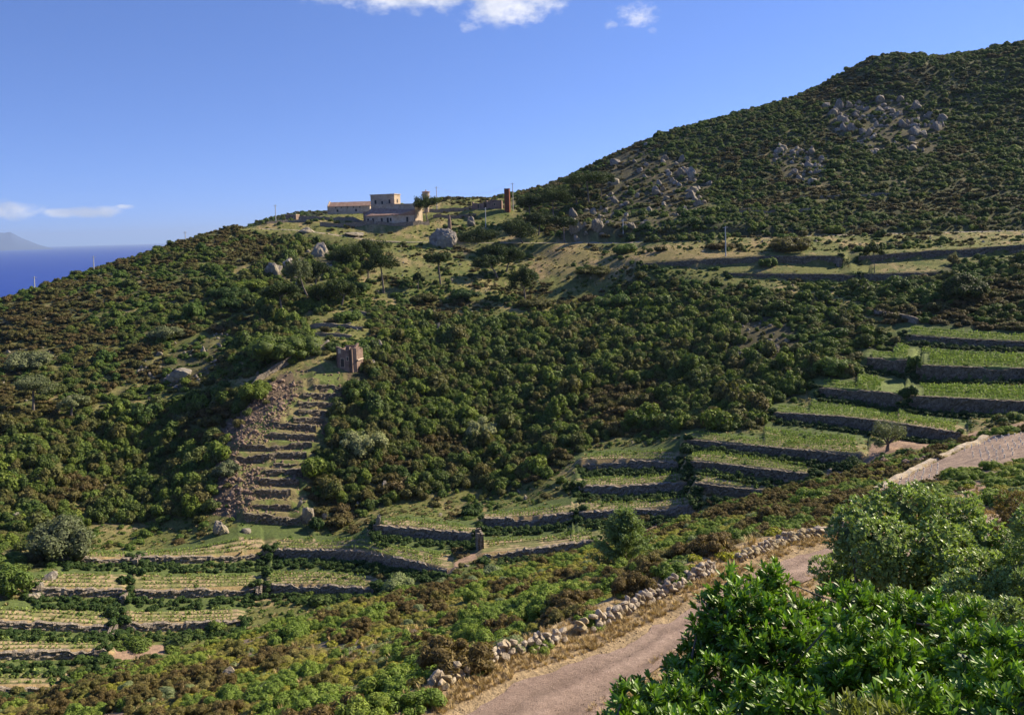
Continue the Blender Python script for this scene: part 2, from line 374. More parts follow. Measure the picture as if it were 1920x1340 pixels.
def mth(nt, op, a, b=0.0, c=None):
    n = nt.nodes.new('ShaderNodeMath'); n.operation = op
    for s, v in zip(n.inputs, (a, b, c)):
        if v is None: continue
        if isinstance(v, bpy.types.NodeSocket): nt.links.new(v, s)
        else: s.default_value = v
    return n.outputs[0]
def noise(nt, vec, scale, detail=4, rough=.6):
    n = N(nt, 'ShaderNodeTexNoise', {'Scale': scale, 'Detail': detail, 'Roughness': rough})
    if vec is not None: nt.links.new(vec, n.inputs['Vector'])
    return n.outputs[0]
def bump(nt, p, h, strength, dist):
    b = N(nt, 'ShaderNodeBump', {'Strength': strength, 'Distance': dist, 'Height': h}); nt.links.new(b.outputs[0], p.inputs['Normal'])
def tag(o, label=None, cat=None, group=None, kind=None):
    for k, v in (('label', label), ('category', cat), ('group', group), ('kind', kind)):
        if v is not None: o[k] = v
    return o
def link(o, parent=None):
    S.collection.objects.link(o)
    if parent is not None: o.parent = parent
    return o
def empty(name, loc=(0, 0, 0), rz=0):
    o = bpy.data.objects.new(name, None); o.empty_display_size = .3; o.location = loc; o.rotation_euler = (0, 0, rz); return link(o)
def npmesh(name, V, Fc, m=None, k=None, smooth_=False, col=None, mi=None, mats=None):
    """Fc: (n,k) array of equal polygons"""
    me = bpy.data.meshes.new(name); V = np.asarray(V, np.float32); Fc = np.asarray(Fc, np.int32); n, q = Fc.shape
    me.vertices.add(len(V)); me.vertices.foreach_set('co', V.ravel())
    me.loops.add(n*q); me.loops.foreach_set('vertex_index', Fc.ravel())
    me.polygons.add(n); me.polygons.foreach_set('loop_start', np.arange(0, n*q, q, dtype=np.int32))
    me.polygons.foreach_set('use_smooth', np.full(n, bool(smooth_)))
    if mi is not None: me.polygons.foreach_set('material_index', np.asarray(mi, np.int32))
    me.update(calc_edges=True)
    if col is not None:
        c = np.asarray(col, np.float32)
        if c.ndim == 1: c = np.c_[c, c, c]
        c = np.c_[c, np.ones(len(c), np.float32)]
        a = me.color_attributes.new('Col', 'FLOAT_COLOR', 'POINT'); a.data.foreach_set('color', c.ravel())
    for q_ in (mats or ([m] if m else [])): me.materials.append(q_)
    return me
def gridfaces(a, b):
    i = np.arange(a-1)[:, None]*b+np.arange(b-1)[None]; i = i.ravel(); return np.c_[i, i+b, i+b+1, i+1]
# ---------------------------------------------------------------- what grows and lies where (albedo and density of scrub)
G_OPEN = [(430,436),(505,408),(560,398),(620,385),(700,400),(800,380),(960,368),(985,395),(1020,440),(1200,450),(1430,445),(1925,432),(2100,425),(2100,470),(1925,484),(1780,500),(1650,545),(1600,552),(1640,590),(1680,610),(1700,626),(1680,640),(1620,600),(1560,560),(1450,545),(1350,530),(1180,528),(1010,600),(860,592),(620,582),(590,560),(680,545),(640,510),(610,480),(600,445),(500,436)]
G_VAL = [(-200,1130),(60,1075),(120,1010),(160,985),(260,978),(400,968),(460,985),(640,985),(690,955),(760,930),(860,915),(950,925),(1040,890),(1110,835),(1200,806),(1290,812),(1440,800),(1440,770),(1520,725),(1620,712),(1610,675),(1700,665),(1690,628),(2100,625),(2100,860),(1640,960),(900,1120),(0,1420),(-200,1420)]
G_CHUTE = [(520,695),(600,690),(665,700),(628,760),(612,810),(585,840),(568,975),(440,975),(398,962),(408,880),(420,800),(470,750)]
G_LEDGE = [(470,715),(520,670),(600,655),(560,600),(600,575),(700,590),(690,640),(625,650),(620,700),(500,725),(250,760),(240,750)]
WOOD = [(470,500),(520,455),(580,450),(640,470),(705,474),(712,500),(670,520),(660,560),(600,590),(560,570),(500,590),(480,560)]
ROCKY = [[(1190,430),(1080,455),(1040,420),(1120,390),(1150,300),(1220,275),(1290,300),(1330,350),(1320,400)],[(1460,275),(1540,290),(1550,350),(1500,345),(1440,300)],
 [(1540,200),(1680,190),(1770,230),(1760,290),(1640,290),(1560,250)],[(1370,590),(1460,600),(1510,640),(1500,680),(1380,680)],[(250,700),(330,640),(420,620),(400,700),(330,735)],[(500,510),(600,460),(650,480),(600,530),(560,540)],[(0,660),(90,650),(120,690),(20,700)]]
SOILPATHS = [([(838,1070),(870,1050),(905,1036),(985,1026),(1060,1021)], 7), ([(1170,1000),(1240,985),(1300,968),(1370,952),(1400,935),(1445,912),(1470,900)], 8),
 ([(1560,890),(1615,872),(1640,850),(1690,832),(1760,832),(1860,812),(1925,800)], 9), ([(215,1226),(250,1226),(300,1218)], 9), ([(205,1120),(235,1098),(262,1095)], 5), ([(1725,680),(1735,672)], 9), ([(1660,726),(1700,722),(1720,735)], 9), ([(1640,838),(1622,868),(1560,900)], 8)]
GREENPATHS = [([(250,762),(420,722),(520,700),(580,680),(640,660)], 5), ([(150,790),(280,680),(420,600),(560,545),(700,500)], 4), ([(600,438),(713,456)], 4), ([(1310,900),(1285,860),(1282,830)], 5), ([(900,1015),(905,985),(870,960)], 6)]
def region(px, py, r, x, y):
    """grass 0..1, scrub density 0..1, soil 0..1, rubble 0..1 for places seen at px, py"""
    far = r > 90
    n = fb2(x/14, y/14, 3, 5); n2 = fb2(x/5, y/5, 3, 6)
    jx = px+(n2-.5)*26; jy = py+(n-.5)*16
    g = np.zeros(px.shape); d = np.full(px.shape, 1.0); s = np.zeros(px.shape); q = np.zeros(px.shape)
    left = far & (px < 620) & (py > 400)
    d = np.where(left, smooth(.26, .40, n2*.5+n*.5)*.8+.18, d); g = np.where(left, .35, g)
    up = far & (px > 950) & (py < 436)
    d = np.where(up, smooth(.22, .38, n2)*.35+.65, d)
    m = far & inpoly(jx, jy, G_OPEN); g = np.where(m, 1, g); lw = smooth(500, 560, py)*.12; d = np.where(m, smooth(.50-lw, .61-lw, n*.55+n2*.45)*.75+.10, d)
    m = far & inpoly(jx, jy, G_VAL); g = np.where(m, .85, g); d = np.where(m, .12+.55*smooth(.48, .62, n2), d)
    m = far & inpoly(jx, jy, G_LEDGE); g = np.where(m, .9, g); d = np.where(m, .22, d)
    zz_ = ground(x, y); band = (zz_/3.4+1.2*n+.5*n2) % 1.0; thin = band < .26
    m = up & thin; d = np.where(m, d*.5, d); g = np.where(m, .6, g)
    m = left & ((zz_/4.5+1.5*n) % 1.0 < .2); g = np.where(m, .8, g); d = np.where(m, d*.5, d)
    m = far & inpoly(jx, jy, WOOD); d = np.where(m, .85, d); g = np.where(m, .3, g)
    m = r > 520; g = np.where(m, 0, g); d = np.where(m, 1, d)
    for P in ROCKY:
        m = far & inpoly(jx, jy, P); d = np.where(m, np.minimum(d, .30), d); q = np.where(m, .3, q)
    m = far & inpoly(jx, jy, G_CHUTE); q = np.where(m, 1, q); d = np.where(m, .09, d); g = np.where(m, .1, g)
    for L, w in SOILPATHS:
        m = far & (distline(px, py, L) < w+(n2-.5)*5); s = np.where(m, 1, s); d = np.where(m, 0, d); g = np.where(m, .1, g)
    for L, w in GREENPATHS:
        m = far & (distline(px, py, L) < w+(n2-.5)*5); g = np.where(m, 1, g); d = np.where(m, 0, d); q = np.where(m, 0, q)
    return g, d, s, q
GPX, GPY = proj(np.stack([GX, GY, H], -1))
g_, d_, s_, q_ = region(GPX, GPY, GR, GX, GY)
na = fb2(GX/9, GY/9, 4, 21)[..., None]; nb = fb2(GX/2.2, GY/2.2, 3, 22)[..., None]; nc = fb2(GX/.5, GY/.5, 2, 23)[..., None]
C = np.array
litter = C([.070, .074, .034])*(.7+.6*nb)*np.ones_like(GX)[..., None]
green = C([.155, .165, .052]); dry = C([.34, .26, .135]); lush = C([.085, .125, .034])
gr = green+(dry-green)*smooth(.46, .66, na*.6+nb*.4); gr = gr+(lush-gr)*smooth(.56, .66, nb)*.8
soil = C([.34, .235, .165])*(.8+.4*nc); rub = C([.17, .125, .088])*(.6+.8*nc)
col = litter+(gr-litter)*g_[..., None]
col = col+(rub-col)*np.clip(q_, 0, 1)[..., None]*.85
col = col+(soil-col)*s_[..., None]
# beds: dry lip, sown soil in front, grass behind
vb = ((BT >= 0) & BV)[..., None]; bt = BT[..., None]; gap = BG[..., None]
bedc = C([.37, .285, .175])*(.75+.5*nc); bedc = bedc+(C([.19, .19, .08])-bedc)*smooth(.50, .66, nb+(GPX[..., None] > 1080)*.07)
bedr = C([.10, .135, .045])*(.8+.4*nb)
lip = C([.37, .27, .14])
bc = np.where(bt*gap < .7, lip, bedc); dm_ = bt*gap; row_ = np.abs(((dm_-1.15)/1.45+.5) % 1-.5) < .17; bc = np.where(row_ & (dm_ > .8), C([.13, .145, .055])*(.7+.6*nc), bc); bc = np.where(bt > .5, bedr, bc)
col = np.where(vb & (GR[..., None] < 152), bc, col)
col = np.where(vb & (GR[..., None] >= 152), np.where(bt > .6, C([.09, .12, .04]), C([.16, .20, .065])*(.8+.4*nb)), col)
ob = ((BT >= 0) & ~BV)[..., None]
col = np.where(ob & (WID[..., None] >= WN.index('T1')), (C([.19, .165, .08])+(C([.13, .16, .05])-C([.19, .165, .08]))*smooth(.45, .6, nb))*(.6+.8*nc), col)
tanp = (inpoly(GPX+(nb[..., 0]-.5)*60, GPY+(na[..., 0]-.5)*20, [(985,470),(1100,462),(1300,462),(1440,455),(1440,480),(1300,490),(1160,505),(1000,520)]) & (GR > 200))[..., None]; col = np.where(tanp, (col*.62+C([.33, .225, .12])*.38*(.6+.8*nb)), col)
col = np.where((GR > 520)[..., None], C([.045, .062, .028])*(.6+.8*nb), col)
# near hill
near = (GR < 95)[..., None]
nl = C([.20, .155, .115])*(.75+.5*nc); nl = nl+(C([.15, .15, .06])-nl)*smooth(.45, .6, nb)
col = np.where(near & ~((BT >= 0)[..., None]), nl, col)
# stony planted plot at the right of the near hill
PLOT = [(1636,922),(1850,820),(1990,800),(1990,850),(1920,862),(1800,885),(1700,918),(1640,940)]
mp = (inpoly(GPX, GPY, PLOT) & (GR < 100))
plotc = C([.36, .27, .21])*(.8+.4*nc); col = np.where(mp[..., None], plotc, col)
mp2 = (inpoly(GPX, GPY, [(1815,905),(1850,900),(1868,930),(1830,955),(1800,935)]) & (GR < 100)); col = np.where(mp2[..., None], soil, col)
# track verge
vg = smooth(3.0, 1.7, dtr)[..., None]*(GR < 60)[..., None]
col = col+(C([.36, .27, .16])*(.8+.4*nc)-col)*vg
land_m, nt, p = mat('land_soil_and_grass')
at_ = N(nt, 'ShaderNodeAttribute', attribute_name='Col'); tc = N(nt, 'ShaderNodeTexCoord').outputs['Object']
f1 = noise(nt, tc, 1.6, 5, .7); f2 = noise(nt, tc, 9.0, 4, .7)
k1 = ramp(nt, f1, [(.3, (.62, .62, .62)), (.7, (1.35, 1.3, 1.2))]); k2 = ramp(nt, f2, [(.3, (.7, .7, .7)), (.7, (1.25, 1.25, 1.25))])
nt.links.new(mixc(nt, 1, mixc(nt, 1, at_.outputs[0], k1, 'MULTIPLY'), k2, 'MULTIPLY'), p.inputs['Base Color'])
p.inputs['Roughness'].default_value = .95; p.inputs['Specular IOR Level'].default_value = .15
bump(nt, p, mth(nt, 'ADD', f2, f1), .8, .12)
V = np.stack([GX, GY, H], -1).reshape(-1, 3); fcs = gridfaces(NT, NR)
i = np.arange(NR-1); fcs = np.r_[fcs, np.c_[(NT-1)*NR+i, i, i+1, (NT-1)*NR+i+1]]
fcs = fcs[:, ::-1]
land = link(bpy.data.objects.new('ground', npmesh('ground', V, fcs, land_m, smooth_=True, col=col.reshape(-1, 3))))
tag(land, 'dry grassy and scrubby hillside with stepped terraces', kind='structure')
# the small piece of ground under the camera
c0 = [np.array([0, 0, float(H[:, 0].mean())])]+[np.array([GX[i, 0], GY[i, 0], H[i, 0]]) for i in range(0, NT, 12)]
nn = len(c0)-1
# ---------------------------------------------------------------- sea, island
sea_m, nt, p = mat('sea_water'); tc = N(nt, 'ShaderNodeTexCoord').outputs['Object']
mp_ = N(nt, 'ShaderNodeMapping', {'Vector': tc, 'Scale': (.004, .012, 1)}).outputs[0]
nz = noise(nt, mp_, 1.0, 8, .7); nz2 = noise(nt, tc, .08, 6, .65)
nt.links.new(mixc(nt, ramp(nt, nz, [(.35, (0, 0, 0)), (.65, (1, 1, 1))]), (.010, .036, .24), (.016, .052, .30)), p.inputs['Base Color'])
p.inputs['Roughness'].default_value = .45; p.inputs['Specular IOR Level'].default_value = .12
bump(nt, p, nz2, .6, 2.0)
a = np.linspace(0, 2*math.pi, 97)[:-1]; rs = np.array([300, 1500, 6000, 20000, 60000.])
V = np.array([[r*math.sin(t), r*math.cos(t), -150] for r in rs for t in a]); F = []
for i in range(len(rs)-1):
    for j in range(96): F.append([i*96+j, (i+1)*96+j, (i+1)*96+(j+1) % 96, i*96+(j+1) % 96])
sea = link(bpy.data.objects.new('sea', npmesh('sea', V, np.array(F)[:, ::-1], sea_m))); tag(sea, 'deep blue calm sea reaching the horizon', kind='structure')
isl_m, nt, p = mat('far_island'); p.inputs['Base Color'].default_value = (.045, .07, .14, 1); p.inputs['Roughness'].default_value = 1  # blue of the distance haze is partly put into this base colour
nx_, ny_ = 120, 30; U, W = np.meshgrid(np.linspace(0, 1, nx_), np.linspace(-1, 1, ny_), indexing='ij')
PX = -420+U*520; D = 33000+W*2600
prof = np.interp(PX, [-420,-300,-200,-120,-40,0,22,50,75,100], [0,18,24,40,36,33,31,18,8,0])
hz = prof*.86/1569*33000*np.clip(1-np.abs(W)**1.4, 0, 1)*(.82+.36*fbm(PX/25, W*3, None, 4, 2))
dr = ray(PX, np.full(PX.shape, 460.)); IX = dr[..., 0]*D; IY = dr[..., 1]*D
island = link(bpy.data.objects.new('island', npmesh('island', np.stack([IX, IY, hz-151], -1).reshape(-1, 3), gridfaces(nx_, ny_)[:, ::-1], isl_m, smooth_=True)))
tag(island, 'faint blue mountainous island on the horizon', kind='structure')
# ---------------------------------------------------------------- stone materials
def stone_mat(name, c1, c2, scale=3.0, joint=.22, rough=.9, bd=.12):
    m, nt, p = mat(name); tc = N(nt, 'ShaderNodeTexCoord').outputs['Object']
    w = N(nt, 'ShaderNodeVectorMath', {0: tc}, operation='ADD'); nn_ = N(nt, 'ShaderNodeTexNoise', {'Vector': tc, 'Scale': 1.3, 'Detail': 2.0}); nt.links.new(nn_.outputs[1], w.inputs[1])
    v = N(nt, 'ShaderNodeTexVoronoi', {'Vector': w.outputs[0], 'Scale': scale}); ve = N(nt, 'ShaderNodeTexVoronoi', {'Vector': w.outputs[0], 'Scale': scale}, feature='DISTANCE_TO_EDGE')
    sep = N(nt, 'ShaderNodeSeparateColor', {0: v.outputs['Color']})
    c = mixc(nt, sep.outputs[0], c1, c2); f = noise(nt, tc, 5.0, 5, .7)
    c = mixc(nt, 1, c, ramp(nt, f, [(.3, (.55, .55, .53)), (.7, (1.35, 1.30, 1.2))]), 'MULTIPLY')
    j = ramp(nt, ve.outputs[0], [(0, (joint,)*3), (.07, (1, 1, 1))])
    nt.links.new(mixc(nt, 1, c, j, 'MULTIPLY'), p.inputs['Base Color']); p.inputs['Roughness'].default_value = rough; p.inputs['Specular IOR Level'].default_value = .2
    bump(nt, p, mth(nt, 'ADD', j, f), 1.0, bd); return m
wall_m = stone_mat('dry_stone', (.27, .225, .18), (.38, .33, .27), 2.6)
wall2_m = stone_mat('shaded_dry_stone', (.17, .145, .11), (.28, .24, .185), 2.0)  # darker copy of the wall stone, shade put into the colour
rock_m, nt, p = mat('grey_rock'); tc = N(nt, 'ShaderNodeTexCoord').outputs['Object']; oi = N(nt, 'ShaderNodeObjectInfo')
f1 = noise(nt, tc, 1.3, 6, .65); f2 = noise(nt, tc, 5.5, 5, .7); f3 = noise(nt, tc, .6, 3, .6)
c = ramp(nt, f1, [(.25, (.16, .14, .115)), (.5, (.30, .27, .225)), (.75, (.46, .42, .355))]); c = mixc(nt, ramp(nt, f3, [(.5, (0, 0, 0)), (.62, (.6,)*3)]), c, (.30, .25, .14))
c = mixc(nt, 1, c, ramp(nt, f2, [(.3, (.6, .6, .6)), (.65, (1.2, 1.2, 1.2))]), 'MULTIPLY')
c = mixc(nt, 1, c, ramp(nt, oi.outputs['Random'], [(0, (.8, .78, .75)), (1, (1.15, 1.12, 1.08))]), 'MULTIPLY')
nt.links.new(c, p.inputs['Base Color']); p.inputs['Roughness'].default_value = .92; p.inputs['Specular IOR Level'].default_value = .2; bump(nt, p, mth(nt, 'ADD', f2, f1), 1.0, .15)
brock_m, nt, p = mat('warm_rock'); tc = N(nt, 'ShaderNodeTexCoord').outputs['Object']
f1 = noise(nt, tc, 3.0, 6, .65); f2 = noise(nt, tc, 14, 4, .7); f3 = noise(nt, tc, 1.1, 3, .6)
c = ramp(nt, f1, [(.25, (.27, .21, .145)), (.5, (.46, .38, .28)), (.75, (.62, .54, .42))]); c = mixc(nt, ramp(nt, f3, [(.5, (0, 0, 0)), (.6, (.7,)*3)]), c, (.42, .33, .17))
c = mixc(nt, 1, c, ramp(nt, f2, [(.3, (.6, .6, .6)), (.65, (1.15, 1.15, 1.15))]), 'MULTIPLY')
nt.links.new(c, p.inputs['Base Color']); p.inputs['Roughness'].default_value = .92; p.inputs['Specular IOR Level'].default_value = .2; bump(nt, p, mth(nt, 'ADD', f2, f1), 1.0, .05)
# ---------------------------------------------------------------- terrace walls
WLAB = {
 'A1': 'low dry stone terrace wall, leftmost of the uppermost tier above the lower left vineyard',
 'A2': 'long grey dry stone wall in the middle of the uppermost lower left vineyard tier',
 'A3': 'curving dry stone wall that bends down to the junction of the earth track',
 'B1': 'short dark terrace wall, leftmost on the second vineyard tier at lower left',
 'B2': 'terrace wall in the middle of the second vineyard tier at lower left',
 'B3': 'dark terrace wall at the right of the second tier, running into the near scrub hill',
 'C1': 'low terrace wall on the third vineyard tier reaching the left edge of the photo',
 'C2': 'third tier vineyard wall at lower left whose right end meets the near scrub hill',
 'E1': 'vineyard wall at the very bottom left corner, mostly hidden by scrub',
 'D1': 'fourth tier vineyard wall at the lower left edge',
 'M1': 'broken down stone wall below the small vine plot right of the stepped gully',
 'M2a': 'rough grey stone wall just right of the tall lit wall end in the valley middle',
 'M2b': 'dark stone wall running behind the pointed conifer in the valley middle',
 'M3': 'long low retaining wall below the valley plot with yellow flowers, left of the conifer',
 'M4': 'overgrown stone wall, second tier from the top of the central valley plots',
 'M5': 'crumbling stone wall under the highest of the central valley plots',
 'N1': 'long dark terrace wall that ends at the earth track fork in the valley',
 'N2': 'dark terrace wall directly below the one that ends at the track fork',
 'N3': 'short curved stone wall with a rounded right end, lowest of the right valley tiers',
 'N4': 'long dark slanting wall behind the track fork with a round bush at its right',
 'N5': 'tall wall left of the stair gap below the big green vine plot',
 'N5b': 'tallest long grey wall at the right edge, under the big green vine plot',
 'N6': 'tall plain wall left of the notch beneath the second green vine plot from the top right',
 'N6b': 'grey wall right of the notch with a pale shrub growing on it',
 'N7': 'narrow wall at the right edge above the dark hedge rows, topmost vine tier',
 'N8': 'dark wall on the second grassy tier under the hillside road, left section',
 'N8b': 'dark wall on the second grassy tier under the hillside road, right section',
 'N9': 'grey wall on the first grassy tier under the hillside road, with a pole above it',
 'N9b': 'long grey wall on the first grassy tier under the hillside road, running to the right edge',
 'R1': 'road retaining wall below the big round boulder near the farm buildings',
 'R2': 'low reddish road retaining wall right of the umbrella pines'}
_ord = ['topmost', 'second from the top', 'third from the top', 'fourth from the top', 'fifth from the top', 'sixth from the top', 'seventh from the top', 'eighth from the top', 'ninth from the top', 'tenth from the top', 'fifth from the bottom', 'fourth from the bottom', 'third from the bottom', 'second from the bottom', 'lowest']
for k in range(15): WLAB['T%d' % (k+1)] = 'small stone step wall in the stepped gully below the ruined hut, '+_ord[k]
rw = np.random.RandomState(5)
def terrace_wall(key):
    w = WL[key]; th, r, zt, zb = w['th'], w['r'], w['zt'], w['zb']
    x, y = r*np.sin(th), r*np.cos(th); L = np.r_[0, np.cumsum(np.hypot(np.diff(x), np.diff(y)))]
    n = max(6, int(L[-1]/.33)); t = np.linspace(0, L[-1], n); X, Y, ZT, ZB = [np.interp(t, L, q) for q in (x, y, zt, zb)]
    R = np.hypot(X, Y); DX, DY = X/R, Y/R; seed = abs(hash_(key)) % 97
    hgt = ZT-ZB; rows = 9; V = []
    worn = 1 if key[0] in 'MBACDET' else .5
    top = ZT+.06+(.34*worn)*(vnoise(t*2.1, t*0, None, seed)-.45)-.75*worn*hgt*.45*smooth(.66, .8, fbm(t/7, t*0, None, 2, seed+1))
    bot = ZB-.45; bat = .10
    prof = []
    for q in range(rows):
        f = q/(rows-2) if q < rows-1 else 1
        z = bot+(top-bot)*min(f, 1)
        jit = (vnoise(t*2.8+q*13.1, z*3.0, None, seed+2)-.5)*.36+(rw.rand(n)-.5)*.14
        off = -.10-bat*(1-f)+jit
        if q == rows-1: off = .62+jit*.5; z = top+(rw.rand(n)-.5)*.08
        prof.append(np.c_[X+DX*off, Y+DY*off, z])
    prof.append(np.c_[X+DX*.75, Y+DY*.75, top-.7])
    P = np.array(prof)  # rows+1, n, 3
    rows += 1
    V = P.transpose(1, 0, 2).reshape(-1, 3); F = gridfaces(n, rows)
    extra = []
    for e in (0, n-1):        # end faces
        b = e*rows
        for q in range(1, rows-2): extra.append([b, b+q, b+q+1, b+rows-1])
    F = np.r_[F, np.array(extra)]
    o = link(bpy.data.objects.new('terrace_wall', npmesh('terrace_wall', V, F, wall2_m if key[0] in 'NT' else wall_m)))
    tag(o, WLAB[key], 'stone wall', 'dry stone terrace walls'); return o
def hash_(s): return sum(ord(c)*(i+7)*31 for i, c in enumerate(s))
for k in WL: terrace_wall(k)
# ---------------------------------------------------------------- the gravel track and the upper road
def strip(name, A, B, m, lift, nacross=8, crown=0):
    n = len(A); u = np.linspace(0, 1, nacross); P = A[:, None]+(B-A)[:, None]*u[None, :, None]
    P[..., 2] = ground(P[..., 0], P[..., 1])+lift
    uu_ = np.tile(u, (n, 1)); w_ = 1-.22*np.exp(-((uu_-.30)/.09)**2)-.22*np.exp(-((uu_-.74)/.09)**2)+.10*np.exp(-((uu_-.52)/.12)**2); P[..., 2] -= .035*(1-w_)*4*.3
    return link(bpy.data.objects.new(name, npmesh(name, P.reshape(-1, 3), gridfaces(n, nacross), m, smooth_=True, col=w_.ravel())))
track_m, nt, p = mat('pink_gravel'); tc = N(nt, 'ShaderNodeTexCoord').outputs['Object']
f1 = noise(nt, tc, .9, 4, .6); f2 = noise(nt, tc, 30, 4, .8); v = N(nt, 'ShaderNodeTexVoronoi', {'Vector': tc, 'Scale': 16.0}); f3 = noise(nt, tc, 5, 4, .7)
c = ramp(nt, f1, [(.3, (.34, .24, .185)), (.7, (.45, .33, .255))]); c = mixc(nt, 1, c, ramp(nt, f2, [(.3, (.62,)*3), (.7, (1.25,)*3)]), 'MULTIPLY')
c = mixc(nt, 1, c, ramp(nt, f3, [(.35, (.82,)*3), (.6, (1.08,)*3)]), 'MULTIPLY')
c = mixc(nt, ramp(nt, v.outputs['Distance'], [(.10, (.55,)*3), (.16, (0, 0, 0))]), c, (.5, .43, .37))
c = mixc(nt, 1, c, N(nt, 'ShaderNodeAttribute', attribute_name='Col').outputs[0], 'MULTIPLY')
nt.links.new(c, p.inputs['Base Color']); p.inputs['Roughness'].default_value = .95; p.inputs['Specular IOR Level'].default_value = .15; bump(nt, p, mth(nt, 'ADD', f2, f3), 1.0, .06)
wob = (fbm(np.arange(len(TO))*.25, np.zeros(len(TO)), None, 3, 4)-.5)[:, None]*.5
dirn = (TO-TC)/np.linalg.norm((TO-TC)[:, :2], axis=1)[:, None]
track = strip('gravel_track', TC+dirn*(np.linalg.norm((TO-TC)[:, :2], axis=1)[:, None]-1.12+wob), TI+dirn*.2, track_m, .045, 30)
tag(track, 'pinkish gravel track between dry grass verge and bushes', kind='structure')
tn = np.gradient(URP[:, :2], axis=0); tn /= np.linalg.norm(tn, axis=1)[:, None]; nr = np.c_[-tn[:, 1], tn[:, 0], np.zeros(len(tn))]
road_m, nt, p = mat('pale_dirt_road'); tc = N(nt, 'ShaderNodeTexCoord').outputs['Object']
nt.links.new(ramp(nt, noise(nt, tc, .7, 4), [(.3, (.25, .205, .145)), (.7, (.36, .30, .22))]), p.inputs['Base Color']); p.inputs['Roughness'].default_value = .95
A_ = URP-nr*.2; B_ = URP+nr*2.0; u = np.linspace(0, 1, 6); P = A_[:, None]+(B_-A_)[:, None]*u[None, :, None]
gz = ground(P[..., 0], P[..., 1]); P[..., 2] = np.maximum(gz, gz[:, :1])+.05+u[None]*.07
q = np.concatenate([np.c_[A_[:, :2]-nr[:, :2]*.15, P[:, 0, 2]-1.2][:, None], P, np.c_[B_[:, :2]+nr[:, :2]*.6, P[:, -1, 2]-1.0][:, None]], 1)
hr = link(bpy.data.objects.new('hillside_road', npmesh('hillside_road', q.reshape(-1, 3), gridfaces(len(URP), 8), road_m)))
tag(hr, 'pale dirt road crossing the far hillside', kind='structure')
# ---------------------------------------------------------------- rocks
def ico(sub):
    bm = bmesh.new(); bmesh.ops.create_icosphere(bm, subdivisions=sub, radius=1); V = np.array([v.co[:] for v in bm.verts]); F = np.array([[v.index for v in f.verts] for f in bm.faces]); bm.free(); return V, F
ICO = {s: ico(s) for s in (1, 2, 3, 4)}
def rockgeo(seed, sub=3, scale=(1, 1, 1), rough_=.12, cuts=9):
    r = np.random.RandomState(seed); V, F = ICO[sub]; V = V.copy(); cuts = int(cuts*1.6)
    for _ in range(cuts):
        n = r.randn(3); n /= np.linalg.norm(n); d = r.uniform(.42, .86); s = V@n-d; V -= np.outer(np.maximum(s, 0), n)*.95
    V += V*((fbm(V[:, 0]*1.7+seed, V[:, 1]*1.7, V[:, 2]*1.7, 4, seed % 50)-.5)[:, None]*rough_*3)
    if sub > 2: V *= 1-.22*np.clip(.12-np.abs(fbm(V[:, 0]*1.5+seed, V[:, 1]*1.5+9, V[:, 2]*.8, 3, seed % 40)-.5), 0, 1)[:, None]*6
    return V*np.array(scale), F
RM = {}
def rock_mesh(i, m, sub=3):
    if (i, m.name, sub) not in RM:
        V, F = rockgeo(100+i, sub, (1, .85+.1*(i % 3), .8+.12*(i % 4))); RM[(i, m.name, sub)] = npmesh('rock', V, F, m)
    return RM[(i, m.name, sub)]
def rotm(a, b, c):
    return np.array(Matrix.Rotation(a, 3, 'Z')@Matrix.Rotation(b, 3, 'X')@Matrix.Rotation(c, 3, 'Y'))
def merged(name, parts, m, smooth_=False, col=None):
    V, F, o = [], [], 0
    for v, f in parts: V.append(v); F.append(f+o); o += len(v)
    return link(bpy.data.objects.new(name, npmesh(name, np.concatenate(V), np.concatenate(F), m, smooth_=smooth_)))
# roadside dry stone wall on the outer edge of the track, three lengths with gaps
def edge_wall(t0, t1, label, seed, hh=.42):
    r = np.random.RandomState(seed); D = np.r_[0, np.cumsum(np.linalg.norm(np.diff(TO[:, :2], axis=0), axis=1))]; parts = []
    for course, (side, zz) in enumerate(((0, .0), (.18, .0), (.04, .11), (.17, .12), (.34, .0), (.10, .22))):
        s = t0+r.rand()*.1
        while s < t1:
            L = r.uniform(.07, .17)*(1 if course < 2 else .9); s += L
            if course > 1 and r.rand() < (.12, .12, .4, .45)[course-2]: s += .2; continue
            c = np.array([np.interp(s, D, TO[:, j]) for j in range(3)]); i = min(np.searchsorted(D, s), len(TO)-2); dd = TO[i+1]-TO[i]; an = math.atan2(dd[1], dd[0]); nv = np.array([-math.sin(an), math.cos(an)])
            if nv@c[:2] < 0: nv = -nv
            c[:2] += nv*(side-.02+r.uniform(-.06, .06)); z = float(ground(c[0], c[1]))
            v, f = rockgeo(r.randint(9999), 2, (L*1.02, r.uniform(.09, .15), r.uniform(.065, .13)), .12, 9)
            v = v@rotm(an+r.uniform(-.5, .5), r.uniform(-.4, .4), r.uniform(-.45, .45)).T+[c[0], c[1], z+.06+zz*hh/.42+r.uniform(-.04, .05)]
            parts.append((v, f)); s += L*.72
    o = merged('roadside_wall', parts, brock_m); tag(o, label, 'stone wall', 'dry stone walls along the gravel track')
_D = np.r_[0, np.cumsum(np.linalg.norm(np.diff(TO[:, :2], axis=0), axis=1))]
def s_at(px):
    qx, _ = proj(TO); return float(np.interp(px, qx, _D))
edge_wall(s_at(818), s_at(1062), 'lumpy pale stone wall beside the gravel track, nearest stretch at the bottom of the photo', 3)
edge_wall(s_at(1084), s_at(1342), 'pale stone wall along the track, middle stretch ending behind the glossy bush', 4)
edge_wall(s_at(1385), s_at(1600), 'scattered pale boulders lining the far bend of the gravel track', 6, .3)
